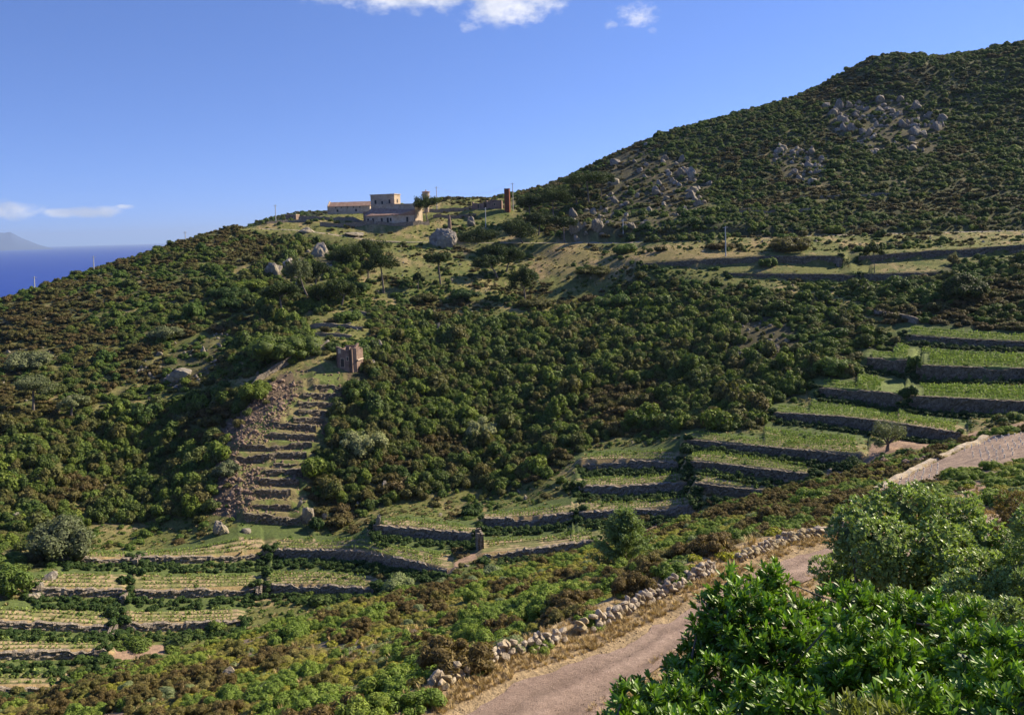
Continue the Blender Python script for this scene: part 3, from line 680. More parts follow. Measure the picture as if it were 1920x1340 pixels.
# ---------------------------------------------------------------- foliage
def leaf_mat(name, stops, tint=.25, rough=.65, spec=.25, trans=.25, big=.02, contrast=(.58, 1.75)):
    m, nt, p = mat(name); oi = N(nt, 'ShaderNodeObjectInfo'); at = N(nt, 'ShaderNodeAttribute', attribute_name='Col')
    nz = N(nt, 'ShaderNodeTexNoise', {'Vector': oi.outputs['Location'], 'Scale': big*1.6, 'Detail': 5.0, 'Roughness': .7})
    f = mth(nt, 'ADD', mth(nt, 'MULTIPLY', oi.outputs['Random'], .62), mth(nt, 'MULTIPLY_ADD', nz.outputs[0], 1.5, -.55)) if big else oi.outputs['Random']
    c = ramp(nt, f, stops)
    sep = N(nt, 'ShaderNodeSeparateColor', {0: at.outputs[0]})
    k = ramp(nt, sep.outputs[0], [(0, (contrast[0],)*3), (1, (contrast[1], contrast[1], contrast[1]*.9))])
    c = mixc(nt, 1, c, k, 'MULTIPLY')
    nt.links.new(c, p.inputs['Base Color']); p.inputs['Roughness'].default_value = rough; p.inputs['Specular IOR Level'].default_value = spec
    if trans:
        tr = N(nt, 'ShaderNodeBsdfTranslucent'); nt.links.new(mixc(nt, 1, c, (1.25, 1.35, .6), 'MULTIPLY'), tr.inputs[0]); mx = N(nt, 'ShaderNodeMixShader', {0: trans}); nt.links.new(p.outputs[0], mx.inputs[1]); nt.links.new(tr.outputs[0], mx.inputs[2])
        nt.links.new(mx.outputs[0], [n for n in nt.nodes if n.type == 'OUTPUT_MATERIAL'][0].inputs[0])
    return m
far_m = leaf_mat('macchia_leaves', [(0, (.052, .082, .017)), (.14, (.086, .128, .022)), (.26, (.120, .105, .034)), (.38, (.064, .106, .022)), (.52, (.15, .195, .031)), (.64, (.078, .118, .030)), (.76, (.130, .112, .038)), (.88, (.11, .155, .029)), (1, (.22, .255, .05))])
farb_m = leaf_mat('heath_leaves', [(0, (.080, .062, .024)), (.3, (.115, .085, .032)), (.5, (.095, .10, .028)), (.75, (.125, .092, .036)), (1, (.10, .12, .028))])
grn_m = leaf_mat('bright_scrub_leaves', [(0, (.050, .095, .020)), (.5, (.085, .140, .026)), (1, (.12, .17, .035))])
hedge_m = leaf_mat('hedge_leaves', [(0, (.030, .060, .018)), (.5, (.045, .085, .020)), (1, (.065, .105, .025))])
vine_m = leaf_mat('vine_leaves', [(0, (.15, .22, .05)), (.5, (.21, .28, .07)), (1, (.28, .33, .10))])
def quads(C_, Nn, S_, r, asp=.6, lean=None):
    """leaf quads at C_ with normals Nn and size S_"""
    n = len(C_); t = r.randn(n, 3); t -= (t*Nn).sum(1)[:, None]*Nn; t /= np.linalg.norm(t, axis=1)[:, None]+1e-9; b = np.cross(Nn, t)
    S_ = np.asarray(S_)[:, None]; V = np.stack([C_-t*S_-b*S_*asp*.5, C_-b*S_*.0+b*S_*asp*-1.0, C_+t*S_, C_+b*S_*asp], 1)
    return V.reshape(-1, 3), np.arange(n*4).reshape(n, 4)
def clump(seed, n, size, dims=(1, 1, .8), lumps=7, lr=(.32, .55), flat=0, up=.25, inner=.25, core=True, asp=.6, spread=.68, mid=.42):
    """a shrub crown of radius about one, base at z=0: leaf faces over the surface of lumps, some inside"""
    r = np.random.RandomState(seed); L = []
    for k in range(lumps):
        a = r.uniform(0, 2*math.pi); q = math.sqrt(r.rand())*spread; z = r.uniform(.25, .85) if not flat else r.uniform(.3, .6); L.append([q*math.cos(a), q*math.sin(a), z*(1-.45*q), r.uniform(*lr)])
    L.append([0, 0, mid*.9, mid]); L = np.array(L)
    k = r.choice(len(L), n, p=L[:, 3]**2/(L[:, 3]**2).sum()); d = r.randn(n, 3); d /= np.linalg.norm(d, axis=1)[:, None]; d[:, 2] = np.abs(d[:, 2])*np.where(r.rand(n) < .8, 1, -1)
    rr = L[k, 3]*np.where(r.rand(n) < inner, r.uniform(.5, .95, n), r.uniform(.9, 1.08, n))
    P = L[k, :3]+d*rr[:, None]
    dd = np.linalg.norm(P[:, None]-L[None, :, :3], axis=2)/L[None, :, 3]; dd[np.arange(n), k] = 9; keep = (dd.min(1) > .78) & (P[:, 2] > .02)
    P, d = P[keep], d[keep]; m = len(P)
    nn = d+r.randn(m, 3)*.42+[0, 0, up]; nn /= np.linalg.norm(nn, axis=1)[:, None]
    V, F = quads(P*np.array(dims), nn, size*r.uniform(.6, 1.35, m), r, asp); tint = np.repeat(np.clip(r.normal(.45, .24, m), 0, 1), 4)
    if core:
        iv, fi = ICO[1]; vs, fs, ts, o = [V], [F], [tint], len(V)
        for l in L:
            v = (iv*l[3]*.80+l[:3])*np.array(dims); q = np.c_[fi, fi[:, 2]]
            vs.append(v); fs.append(q+o); ts.append(np.full(len(v), .10)); o += len(v)  # solid cores get a dark tint, shade inside the crown painted in
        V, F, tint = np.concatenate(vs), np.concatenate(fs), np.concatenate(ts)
    return V, F, tint
def clump_mesh(name, m, *a, **k):
    V, F, t = clump(*a, **k)
    me = bpy.data.meshes.new(name)   # cores are triangles written as collapsed quads: write real ones
    tri = F[:, 2] == F[:, 3]; Fq, Ft = F[~tri], F[tri][:, :3]
    li = np.r_[Fq.ravel(), Ft.ravel()].astype(np.int32); ls = np.r_[np.arange(len(Fq))*4, len(Fq)*4+np.arange(len(Ft))*3].astype(np.int32)
    me.vertices.add(len(V)); me.vertices.foreach_set('co', V.astype(np.float32).ravel()); me.loops.add(len(li)); me.loops.foreach_set('vertex_index', li)
    me.polygons.add(len(ls)); me.polygons.foreach_set('loop_start', ls); me.update(calc_edges=True)
    c = np.c_[t, t, t, np.ones(len(t))].astype(np.float32); at = me.color_attributes.new('Col', 'FLOAT_COLOR', 'POINT'); at.data.foreach_set('color', c.ravel()); me.materials.append(m); return me
def proto(name, m, *a, **k): return bpy.data.objects.new(name, clump_mesh(name, m, *a, **k))
# geometry-nodes scatter for what nobody could count
def scatter(name, label, P, rot, scl, idx, protos):
    me = bpy.data.meshes.new(name); n = len(P); me.vertices.add(n); me.vertices.foreach_set('co', np.asarray(P, np.float32).ravel())
    a = me.attributes.new('rot', 'FLOAT_VECTOR', 'POINT'); a.data.foreach_set('vector', np.asarray(rot, np.float32).ravel())
    a = me.attributes.new('scl', 'FLOAT_VECTOR', 'POINT'); a.data.foreach_set('vector', np.asarray(scl, np.float32).ravel())
    a = me.attributes.new('idx', 'INT', 'POINT'); a.data.foreach_set('value', np.asarray(idx, np.int32))
    o = link(bpy.data.objects.new(name, me)); g = bpy.data.node_groups.new(name, 'GeometryNodeTree')
    g.interface.new_socket('Geometry', in_out='INPUT', socket_type='NodeSocketGeometry'); g.interface.new_socket('Geometry', in_out='OUTPUT', socket_type='NodeSocketGeometry')
    gi, go = g.nodes.new('NodeGroupInput'), g.nodes.new('NodeGroupOutput'); iop = g.nodes.new('GeometryNodeInstanceOnPoints'); jn = g.nodes.new('GeometryNodeJoinGeometry')
    for pr in reversed(protos):
        oi = g.nodes.new('GeometryNodeObjectInfo'); oi.inputs['Object'].default_value = pr; oi.inputs['As Instance'].default_value = True; g.links.new(oi.outputs['Geometry'], jn.inputs[0])
    def at(nm, t):
        q = g.nodes.new('GeometryNodeInputNamedAttribute'); q.data_type = t; q.inputs[0].default_value = nm; return q.outputs[0]
    g.links.new(gi.outputs[0], iop.inputs['Points']); g.links.new(jn.outputs[0], iop.inputs['Instance']); iop.inputs['Pick Instance'].default_value = True
    g.links.new(at('idx', 'INT'), iop.inputs['Instance Index']); e2r = g.nodes.new('FunctionNodeEulerToRotation'); g.links.new(at('rot', 'FLOAT_VECTOR'), e2r.inputs[0])
    g.links.new(e2r.outputs[0], iop.inputs['Rotation']); g.links.new(at('scl', 'FLOAT_VECTOR'), iop.inputs['Scale']); g.links.new(iop.outputs[0], go.inputs[0])
    md = o.modifiers.new('scatter', 'NODES'); md.node_group = g; tag(o, label, name.replace('_', ' '), kind='stuff'); return o
rs = np.random.RandomState(11)
def polar_candidates(r0, r1, spacing, th0=-34.5, th1=34.5, k=1.0):
    """jittered candidates about 'spacing' metres apart"""
    out = []; r = r0
    while r < r1:
        n = max(2, int(rad(th1-th0)*r/spacing)); th = np.linspace(rad(th0), rad(th1), n)+(rs.rand(n)-.5)*spacing/r; q = r+(rs.rand(n)-.5)*spacing
        out.append(np.c_[q*np.sin(th), q*np.cos(th)]); r += spacing*k
    return np.concatenate(out)
def clearance(x, y):     # True where no plant of the scrub may stand
    b = (look(BT, x, y) >= 0); return b | (look(BW, x, y) < .6)
KEEP = []      # (x, y, radius) kept free for buildings
# ---------------------------------------------------------------- buildings on the ridge
def plaster(name, c1, c2, c3, sc=.35):
    m, nt, p = mat(name); tc = N(nt, 'ShaderNodeTexCoord').outputs['Object']
    f = noise(nt, tc, sc, 6, .7); g2 = noise(nt, tc, sc*6, 4, .7)
    c = ramp(nt, f, [(.3, c1), (.5, c2), (.68, c3)]); c = mixc(nt, 1, c, ramp(nt, g2, [(.3, (.72,)*3), (.7, (1.15,)*3)]), 'MULTIPLY')
    nt.links.new(c, p.inputs['Base Color']); p.inputs['Roughness'].default_value = .95; p.inputs['Specular IOR Level'].default_value = .15; bump(nt, p, g2, .8, .08); return m
tan_m = plaster('weathered_tan_plaster', (.35, .26, .175), (.49, .385, .275), (.60, .50, .38)); pale_m = plaster('faded_plaster', (.42, .31, .21), (.57, .45, .32), (.68, .58, .45))
pink_m = plaster('bare_pink_stone', (.17, .115, .085), (.26, .18, .14), (.34, .25, .195), .8); tile_m = plaster('old_roof_tiles', (.26, .15, .105), (.37, .235, .17), (.45, .34, .26), .8)
rust_m = plaster('rusty_red_render', (.15, .05, .03), (.20, .07, .04), (.26, .10, .06), .8); dark_m, nt, p = mat('opening_shade'); p.inputs['Base Color'].default_value = (.018, .015, .013, 1)  # near-black fill: the shade inside windows and doorways is painted
grey_m, nt, p = mat('grey_pole'); p.inputs['Base Color'].default_value = (.55, .54, .50, 1); p.inputs['Roughness'].default_value = .8
def prism(plan, z0, z1, zs=None):
    """closed prism over a plan polygon; zs gives a top height per corner"""
    n = len(plan); V = [(x, y, z0) for x, y in plan]+[(x, y, (zs[i] if zs else z1)) for i, (x, y) in enumerate(plan)]
    F = [(i, (i+1) % n, (i+1) % n+n, i+n) for i in range(n)]+[tuple(range(n))[::-1], tuple(range(n, 2*n))]; return V, F
def pymesh(name, VF, m, parent=None):
    V, F, o = [], [], 0
    for v, f in VF: V += list(v); F += [tuple(i+o for i in q) for q in f]; o += len(v)
    me = bpy.data.meshes.new(name); me.from_pydata([tuple(map(float, v)) for v in V], [], F); me.materials.append(m)
    return link(bpy.data.objects.new(name, me), parent)
def box(x0, x1, y0, y1, z0, z1): return prism([(x0, y0), (x1, y0), (x1, y1), (x0, y1)], z0, z1)
def rectplan(x0, x1, y0, y1): return [(x0, y0), (x1, y0), (x1, y1), (x0, y1)]
def opening(parent, name, u, w, z, wd, ht, face='front', m=dark_m, frame=pale_m):
    """a proud box, by default painted dark for the shade of an opening, with a frame; face front looks along -y, side along +x"""
    d = .09
    def b_(e, d): return box(u-wd/2-e, u+wd/2+e, w-d, w+.3, z-e, z+ht+e) if face == 'front' else box(w-.3, w+d, u-wd/2-e, u+wd/2+e, z-e, z+ht+e)
    o = pymesh(name, [b_(0, d)], m, parent); pymesh('frame', [b_(.13, d-.04)], frame, o); return o
def place(px, py, r): q = pt(px, py, r); q[2] = ground(q[0], q[1]); return q
def crumble(plan, z0, z1, amp_, seed, th=.45, step=.7):
    """free-standing walls round a plan with a broken top"""
    r = np.random.RandomState(seed); VF = []; n = len(plan); cx = sum(p_[0] for p_ in plan)/n; cy = sum(p_[1] for p_ in plan)/n
    for i in range(n):
        a, b = np.array(plan[i], float), np.array(plan[(i+1) % n], float); L = np.linalg.norm(b-a); k = max(2, int(L/step)); t = (b-a)/L; nv = np.array([-t[1], t[0]])
        if nv@(np.array([cx, cy])-a) < 0: nv = -nv
        for q in range(k):
            s, e = a+t*(L*q/k), a+t*(L*(q+1)/k); h = z1+(vnoise(np.array([q*.2]), np.array([i*3.7]), None, seed)[0]-.6)*amp_*3+r.uniform(-.03, .03); h2 = z1+(vnoise(np.array([(q+1)*.2]), np.array([i*3.7]), None, seed)[0]-.6)*amp_*3+r.uniform(-.05, .05)
            s2, e2 = s+nv*th, e+nv*th; VF.append(([(*s, z0), (*e, z0), (*e2, z0), (*s2, z0), (*s, h), (*e, h2), (*e2, h2), (*s2, h)], [(0, 1, 5, 4), (1, 2, 6, 5), (2, 3, 7, 6), (3, 0, 4, 7), (4, 5, 6, 7), (3, 2, 1, 0)]))
    return VF
# main farmhouse: tower block, long middle block, low front wing with sloping tiled roof
r0 = 352.0; O = pt(741, 414, r0); gb = min(float(ground(O[0]+a, O[1]+b)) for a in (-8, 0, 9) for b in (-7, 4)); zb = float(pt(741, 418, r0)[2]); O[2] = zb
pxm = .2243*1.02
fh = empty('ruined_farmhouse', O, rad(-20)); tag(fh, 'large abandoned tan farmhouse with square upper block and low red roofed wing', 'farmhouse')
dz = -4.0; ztow = (418-367.5)*pxm; zmid = (418-385)*pxm
pymesh('wall', [prism(rectplan(-11, -.001, .05, 5.5), dz, ztow)], tan_m, fh)
pymesh('wall', [prism([(-9.1, -3), (10.6, -3), (10.6, 4), (.02, 4), (.02, -.02), (-9.1, -.02)], dz, zmid, [zmid+.1, zmid-.1, zmid-.3, zmid-.3, zmid, zmid+.1])], tan_m, fh)
pymesh('roof', [box(-11.25, .25, -.2, 5.75, ztow+.002, ztow+.28)], pale_m, fh)
for u in (-8.7, -2.2): opening(fh, 'window', u, .05, ztow-3.6, .9, 1.6)
opening(fh, 'window', -5.6, .05, ztow-3.8, .8, 1.3); opening(fh, 'window', 2.6, -.001, ztow-3.3, .9, 1.5, 'side')
opening(fh, 'doorway', -5.8, -3, 3.6, 1.6, 2.3)
wingz = (418-405.5)*pxm
pymesh('front_wing', [prism([(-9.2, -8), (5.7, -8), (10.4, -3.2), (-9.2, -3.1)], dz-2, wingz)], pale_m, fh)
rt = pymesh('wing_roof', [prism([(-9.5, -8.5), (5.9, -8.5), (10.9, -3.35), (-9.3, -3.05)], wingz+.002, wingz+.2, [wingz+.2, wingz+.2, wingz+2.2, wingz+3.3])], tile_m, fh)
for u in (-8, -5.8, -1.8, 2.2): opening(fh, 'window', u, -8, wingz-2.2, .8, 1.3)
opening(fh, 'doorway', .9, -8, wingz-2.9, .9, 2.1)
wd = pymesh('doorway', [prism([(8.02, -5.75), (8.62, -5.15), (8.4, -4.9), (7.8, -5.5)], wingz-2.7, wingz-.7)], dark_m, fh)
pymesh('buttress_wall', [prism([(-12.2, -4.5), (-9.15, -4.5), (-9.15, 2), (-12.2, 2)], dz, wingz+2.0)], pink_m, fh)
# long roofed barn at the left
r1 = 376.0; k1 = r1*.000637*1.03; q = pt(659, 401, r1)
bn = empty('long_barn', q, rad(-6)); tag(bn, 'long pale barn with faded red roof standing on the skyline', 'barn')
Lh = 37*k1; hw = 13*k1; rz = 21*k1
pymesh('wall', [prism(rectplan(-Lh, Lh, -3, 3), -3, hw)], pale_m, bn)
pymesh('roof', [([(-Lh-.3, -3.4, hw+.01), (Lh+.3, -3.4, hw+.01), (Lh+.3, 3.4, hw+.01), (-Lh-.3, 3.4, hw+.01), (-Lh-.3, 0, rz), (Lh+.3, 0, rz)], [(0, 1, 5, 4), (2, 3, 4, 5), (0, 4, 3), (1, 2, 5), (3, 2, 1, 0)])], tile_m, bn)
pymesh('gable_wall', [([(-Lh-.5, -3.2, -3), (-Lh-.1, -3.2, -3), (-Lh-.1, 3.2, -3), (-Lh-.5, 3.2, -3), (-Lh-.5, -3.2, hw+.3), (-Lh-.1, -3.2, hw+.3), (-Lh-.1, 3.2, hw+.3), (-Lh-.5, 3.2, hw+.3), (-Lh-.5, 0, rz+.5), (-Lh-.1, 0, rz+.5)], [(0, 1, 5, 4), (1, 2, 6, 9, 5), (2, 3, 7, 6), (3, 0, 4, 8, 7), (4, 5, 9, 8), (8, 9, 6, 7), (3, 2, 1, 0)])], pale_m, bn)
for u in (-5.2, 3.0): opening(bn, 'window', u, -3, .9, .8, 1.0)
for u in (-6, -3.4, -.6, 2, 4.8): opening(bn, 'window', u, -3, hw-.75, .5, .5)
# round water tower
q = pt(799.5, 385, 372); k1 = .237; wt_ = empty('water_tower', q); tag(wt_, 'small round tan water tower rising behind the umbrella pine', 'tower')
def ring(profile, n=24):
    V = [(r*math.cos(2*math.pi*i/n), r*math.sin(2*math.pi*i/n), z) for r, z in profile for i in range(n)]; F = []
    for j in range(len(profile)-1):
        for i in range(n): F.append((j*n+i, j*n+(i+1) % n, (j+1)*n+(i+1) % n, (j+1)*n+i))
    F += [tuple(range(n))[::-1], tuple(range((len(profile)-1)*n, len(profile)*n))]; return V, F
pymesh('shaft', [ring([(1.1, -3), (1.05, 3.1)])], tan_m, wt_); pymesh('tank', [ring([(1.45, 3.1), (1.6, 3.3), (1.6, 5.4), (1.45, 5.4)])], tan_m, wt_)
pymesh('rim', [ring([(1.6, 5.402), (1.85, 5.5), (1.85, 5.8), (.4, 6.1)])], tile_m, wt_); pymesh('cap', [ring([(.22, 6.0), (.2, 6.7)])], pale_m, wt_)
# red tower and low ruin on the right
q = pt(951.5, 386, 362); rt_ = empty('red_tower', q, rad(-14)); tag(rt_, 'narrow rusty red square tower beside a utility pole', 'tower')
pymesh('wall', [prism(rectplan(-1.05, 1.05, -1.0, 1.0), -3, 7.0)], rust_m, rt_); pymesh('coping', [box(-1.15, 1.15, -1.1, 1.1, 7.002, 7.2)], rust_m, rt_)
q = pt(914, 391, 366); lr = empty('roofless_ruin', q, rad(-8)); tag(lr, 'low roofless stone ruin on the crest left of the red tower', 'ruin')
pymesh('wall', crumble(rectplan(-6.3, -1, -2.2, 2.2), -2.5, 2.6, .35, 3), pink_m, lr); pymesh('wall', crumble(rectplan(-.4, 6.4, -1.6, 2.6), -2.5, 3.3, .3, 5), pink_m, lr)
opening(lr, 'doorway', -3.6, -2.2, .1, .8, 1.8); opening(lr, 'window', 3.4, -1.6, 1.2, .7, .9)
q = pt(549, 412, 366); ht = empty('stone_hut', q, rad(-12)); tag(ht, 'small flat roofed stone hut alone on the grassy ridge', 'hut')
pymesh('wall', [prism(rectplan(-2.3, 2.3, -1.6, 1.6), -2, 1.9)], pink_m, ht); pymesh('roof', [box(-2.45, 2.45, -1.75, 1.75, 1.902, 2.15)], pale_m, ht); opening(ht, 'doorway', .6, -1.6, 0, .7, 1.5)
# pointed stone marker on the boulder
q = pt(843, 420, 336); mk = link(bpy.data.objects.new('stone_marker', npmesh('stone_marker', np.array(ring([(.75, -2), (.7, .6), (.5, 2.2), (.18, 3.6)], 10)[0]), np.array(ring([(.75, -2), (.7, .6), (.5, 2.2), (.18, 3.6)], 10)[1][:30]), pink_m))); mk.location = q
tag(mk, 'pointed stone cairn standing just behind the big round boulder', 'cairn')
# ruined house above the stepped gully
q = pt(657, 688, 192); rh = empty('ruined_hut', q, rad(-14)); tag(rh, 'ruined pinkish stone house with broken top above the stepped gully', 'ruin')
pymesh('wall', crumble(rectplan(-3.3, 0, 0, 5.2), -2.5, 4.5, .45, 8, .4, .5), pink_m, rh)
pymesh('wall', crumble([(0.02, .3), (1.1, 1.2), (1.1, 4.8), (.02, 5.2)], -2.5, 3.9, .5, 9, .4, .5), pink_m, rh)
opening(rh, 'window', -2.5, 0, 3.2, .45, .9, m=pale_m); opening(rh, 'doorway', -1.9, 0, 0, .8, 1.9); opening(rh, 'window', -.6, 0, 1.5, .35, .8)  # pale box in the first window paints sky light showing through
pymesh('ledge', [box(1.05, 1.45, 1.2, 4.2, 1.3, 1.55)], pale_m, rh)
# field walls around the farm
def field_wall(pts, h, label, seed, th=.5, m=None):
    P = resample(_pl(pts), max(8, int(np.linalg.norm(_pl(pts)[-1]-_pl(pts)[0])/.8))); r = np.random.RandomState(seed); n = len(P); tn = np.gradient(P[:, :2], axis=0); tn /= np.linalg.norm(tn, axis=1)[:, None]; nv = np.c_[-tn[:, 1], tn[:, 0]]
    gz = ground(P[:, 0], P[:, 1]); top = gz+h*(.75+.5*vnoise(np.arange(n)*.4, np.zeros(n), None, seed)); rows = []
    for off, z in ((-th/2-.1, gz-1), (-th/2, gz+h*.4), (-th/2+.06, top), (th/2-.06, top), (th/2+.1, gz-1)):
        rows.append(np.c_[P[:, :2]+nv*(off+(r.rand(n, 1)-.5)*.16), z+(r.rand(n)-.5)*.1])
    R = np.array(rows).transpose(1, 0, 2).reshape(-1, 3); o = link(bpy.data.objects.new('field_wall', npmesh('field_wall', R, gridfaces(n, 5), m or wall_m))); tag(o, label, 'stone wall', 'field walls around the farm'); return o
field_wall([(560,411,363),(620,414,360),(692,416,356)], 1.3, 'long stone field wall running left from the farmhouse to the hut', 1)
field_wall([(600,424,350),(650,424,348),(700,422,346)], 1.5, 'dark stone wall below the grass left of the farmhouse', 2)
field_wall([(705,424,344),(745,427,341),(775,425,342),(805,423,345)], 1.3, 'low stone wall just below the farmhouse front', 3)
field_wall([(803,401,372),(850,397,374),(900,391,372),(945,387,368)], 1.5, 'upper stone wall climbing from the farmhouse to the red tower', 4)
field_wall([(812,407,362),(860,405,360),(893,403,358)], 1.3, 'short stone wall right of the umbrella pine trunk', 5)
field_wall([(500,420,356),(540,418,358),(575,421,356)], .9, 'broken stone wall at the left end of the grassy ridge', 6)
field_wall([(640,572,236),(740,575,232),(850,588,228),(940,592,226)], .9, 'overgrown low wall crossing the slope under the pines', 7)
field_wall([(560,612,226),(610,614,224),(680,622,220)], .9, 'low terrace wall directly above the ruined hut, upper one', 8)
field_wall([(570,632,214),(620,634,212),(660,636,210)], .9, 'low terrace wall directly above the ruined hut, lower one', 9)
field_wall([(470,722,190),(520,706,194),(570,690,198),(620,672,202)], 1.3, 'sloping stone wall leading up to the ruined hut', 10)
field_wall([(1500,376,322),(1600,371,324),(1690,366,326)], .9, 'pale low wall line across the hill scrub above the road', 11)
field_wall([(1380,408,305),(1480,404,306),(1520,402,307)], .9, 'short pale wall in the hill scrub near the road', 12)
field_wall([(1290,398,312),(1360,401,309),(1420,399,308)], .8, 'faint terrace wall right of the pale boulders on the hill', 13)
field_wall([(1640,586,207),(1680,588,204),(1722,596,200)], 1.2, 'grey wall fragment in scrub above the topmost vine tier', 14)
# wall ends and boulder piles that catch the light
for a, b, r, h, lab in ((900,1017,120,3.0,'tall lit wall end beside the earth track in the valley middle'),(258,1057,137.3,1.3,'pale lit wall end between the two upper left vineyard walls'),(234,1120,125,1.3,'pale lit wall end on the second vineyard tier at lower left'),(488,1118,125.5,1.6,'curved lit wall end right of the second tier vineyard'),(214,1190,115.5,1.2,'pale lit wall end on the third vineyard tier'),(1572,500,246,2.6,'pale stone pillar at the end of the upper grassy terrace')):
    q = place(a, b, r); VF = crumble([(-.5, -1.4), (.35, -1.4), (.35, 1.2), (-.5, 1.2)], -.6, h*.8, .25, int(a), .3, .5)
    o = pymesh('wall_end', VF+[box(-.35, .25, -1.2, 1.0, -.6, h*.6)], wall_m); o.location = q; o.rotation_euler = (0, 0, rad(12)); tag(o, lab, 'wall end', 'short wall ends')
# ---------------------------------------------------------------- utility poles and wires
def tube(A, B, ra, rb=None, n=8):
    A, B = np.array(A, float), np.array(B, float); d = B-A; d /= np.linalg.norm(d)+1e-9; x = np.cross(d, [0, 0, 1]) if abs(d[2]) < .9 else np.cross(d, [1, 0, 0]); x /= np.linalg.norm(x); y = np.cross(d, x); rb = ra if rb is None else rb
    V = [tuple(P+r*(x*math.cos(2*math.pi*i/n)+y*math.sin(2*math.pi*i/n))) for P, r in ((A, ra), (B, rb)) for i in range(n)]
    return V, [(i, (i+1) % n, (i+1) % n+n, i+n) for i in range(n)]+[tuple(range(n))[::-1], tuple(range(n, 2*n))]
POLES = [(911,436,389,338,'grey utility pole in front of the low ruin, reaching over the pine crown'),(1361,490,424,250,'utility pole on the grassy terrace wall right of centre'),(1169,458,411,298,'slim utility pole in front of the rocky slope'),(962,386,343,364,'utility pole with crossarm next to the red tower'),(819,388,350,374,'thin utility pole on the skyline right of the water tower'),
 (517,416,384,360,'thin pole on the grassy ridge left of the hut'),(348,462,434,338,'thin pole on the left skyline close to the sea horizon'),(176,512,480,322,'thin white pole with the sea behind it'),(65,552,518,310,'leftmost thin white pole with the sea behind it')]
tops = {}
for px, yb, yt, r, lab in POLES:
    b = pt(px, yb, r); b[2] = min(b[2], float(ground(b[0], b[1]))); t = pt(px-1, yt, r); h = t[2]-b[2]; o = empty('utility_pole', b); tag(o, lab, 'utility pole', 'utility poles on the hillside'); tops[px] = t
    pymesh('pole', [tube((0, 0, -.5), (t[0]-b[0], t[1]-b[1], h), .19, .14)], grey_m, o)
    pymesh('crossarm', [tube((t[0]-b[0]-.75, t[1]-b[1], h-.45), (t[0]-b[0]+.75, t[1]-b[1], h-.35), .06)], grey_m, o)
for a, b, sag, lab in ((819,962,4.0,'sagging overhead wire between the skyline pole and the red tower'),):
    A, B = tops[a], tops[b]; k = 24; P = [A+(B-A)*i/k-np.array([0, 0, sag*4*(i/k)*(1-i/k)]) for i in range(k+1)]
    o = pymesh('overhead_wire', [tube(P[i], P[i+1], .025, n=4) for i in range(k)], grey_m); tag(o, lab, 'wire', 'overhead wires')
# ---------------------------------------------------------------- pines and other single trees
bark_m = plaster('grey_brown_bark', (.12, .095, .075), (.20, .165, .135), (.28, .24, .20), 1.5)
pine_m = leaf_mat('pine_needles', [(0, (.034, .058, .014)), (.5, (.050, .080, .018)), (1, (.070, .10, .024))], big=0, contrast=(.4, 1.35))
olive_m = leaf_mat('silvery_leaves', [(0, (.11, .13, .065)), (.5, (.15, .17, .085)), (1, (.18, .20, .10))], big=0)
def crown_obj(parent, name, blobs, n, size, m, seed, up=.5, inner=.15, flat=1.0):
    """blobs: list (x, y, z, rx, rz) in metres"""
    r = np.random.RandomState(seed); nb_ = []
    for b in blobs:
        for _ in range(6): dv = r.randn(3); dv /= np.linalg.norm(dv); q_ = r.uniform(.32, .5); nb_.append((b[0]+dv[0]*b[3]*.7, b[1]+dv[1]*b[3]*.7, b[2]+abs(dv[2])*b[4]*.7-.1*b[4], b[3]*q_, b[4]*q_*1.1))
        nb_.append((b[0], b[1], b[2], b[3]*.6, b[4]*.5))
    B = np.array(nb_, float); w = B[:, 3]**2; k = r.choice(len(B), n, p=w/w.sum()); d = r.randn(n, 3); d /= np.linalg.norm(d, axis=1)[:, None]
    rr = np.where(r.rand(n) < inner, r.uniform(.4, .95, n), r.uniform(.86, 1.12, n))[:, None]; P = B[k, :3]+d*rr*np.c_[B[k, 3], B[k, 3], B[k, 4]]
    nn = d*[1, 1, 1.4]+r.randn(n, 3)*.5+[0, 0, up]; nn /= np.linalg.norm(nn, axis=1)[:, None]; V, F = quads(P, nn, size*r.uniform(.6, 1.4, n), r); t = np.repeat(np.clip(r.normal(.45, .25, n), 0, 1), 4)
    me = npmesh(name, V, F, m, col=t); return link(bpy.data.objects.new(name, me), parent)
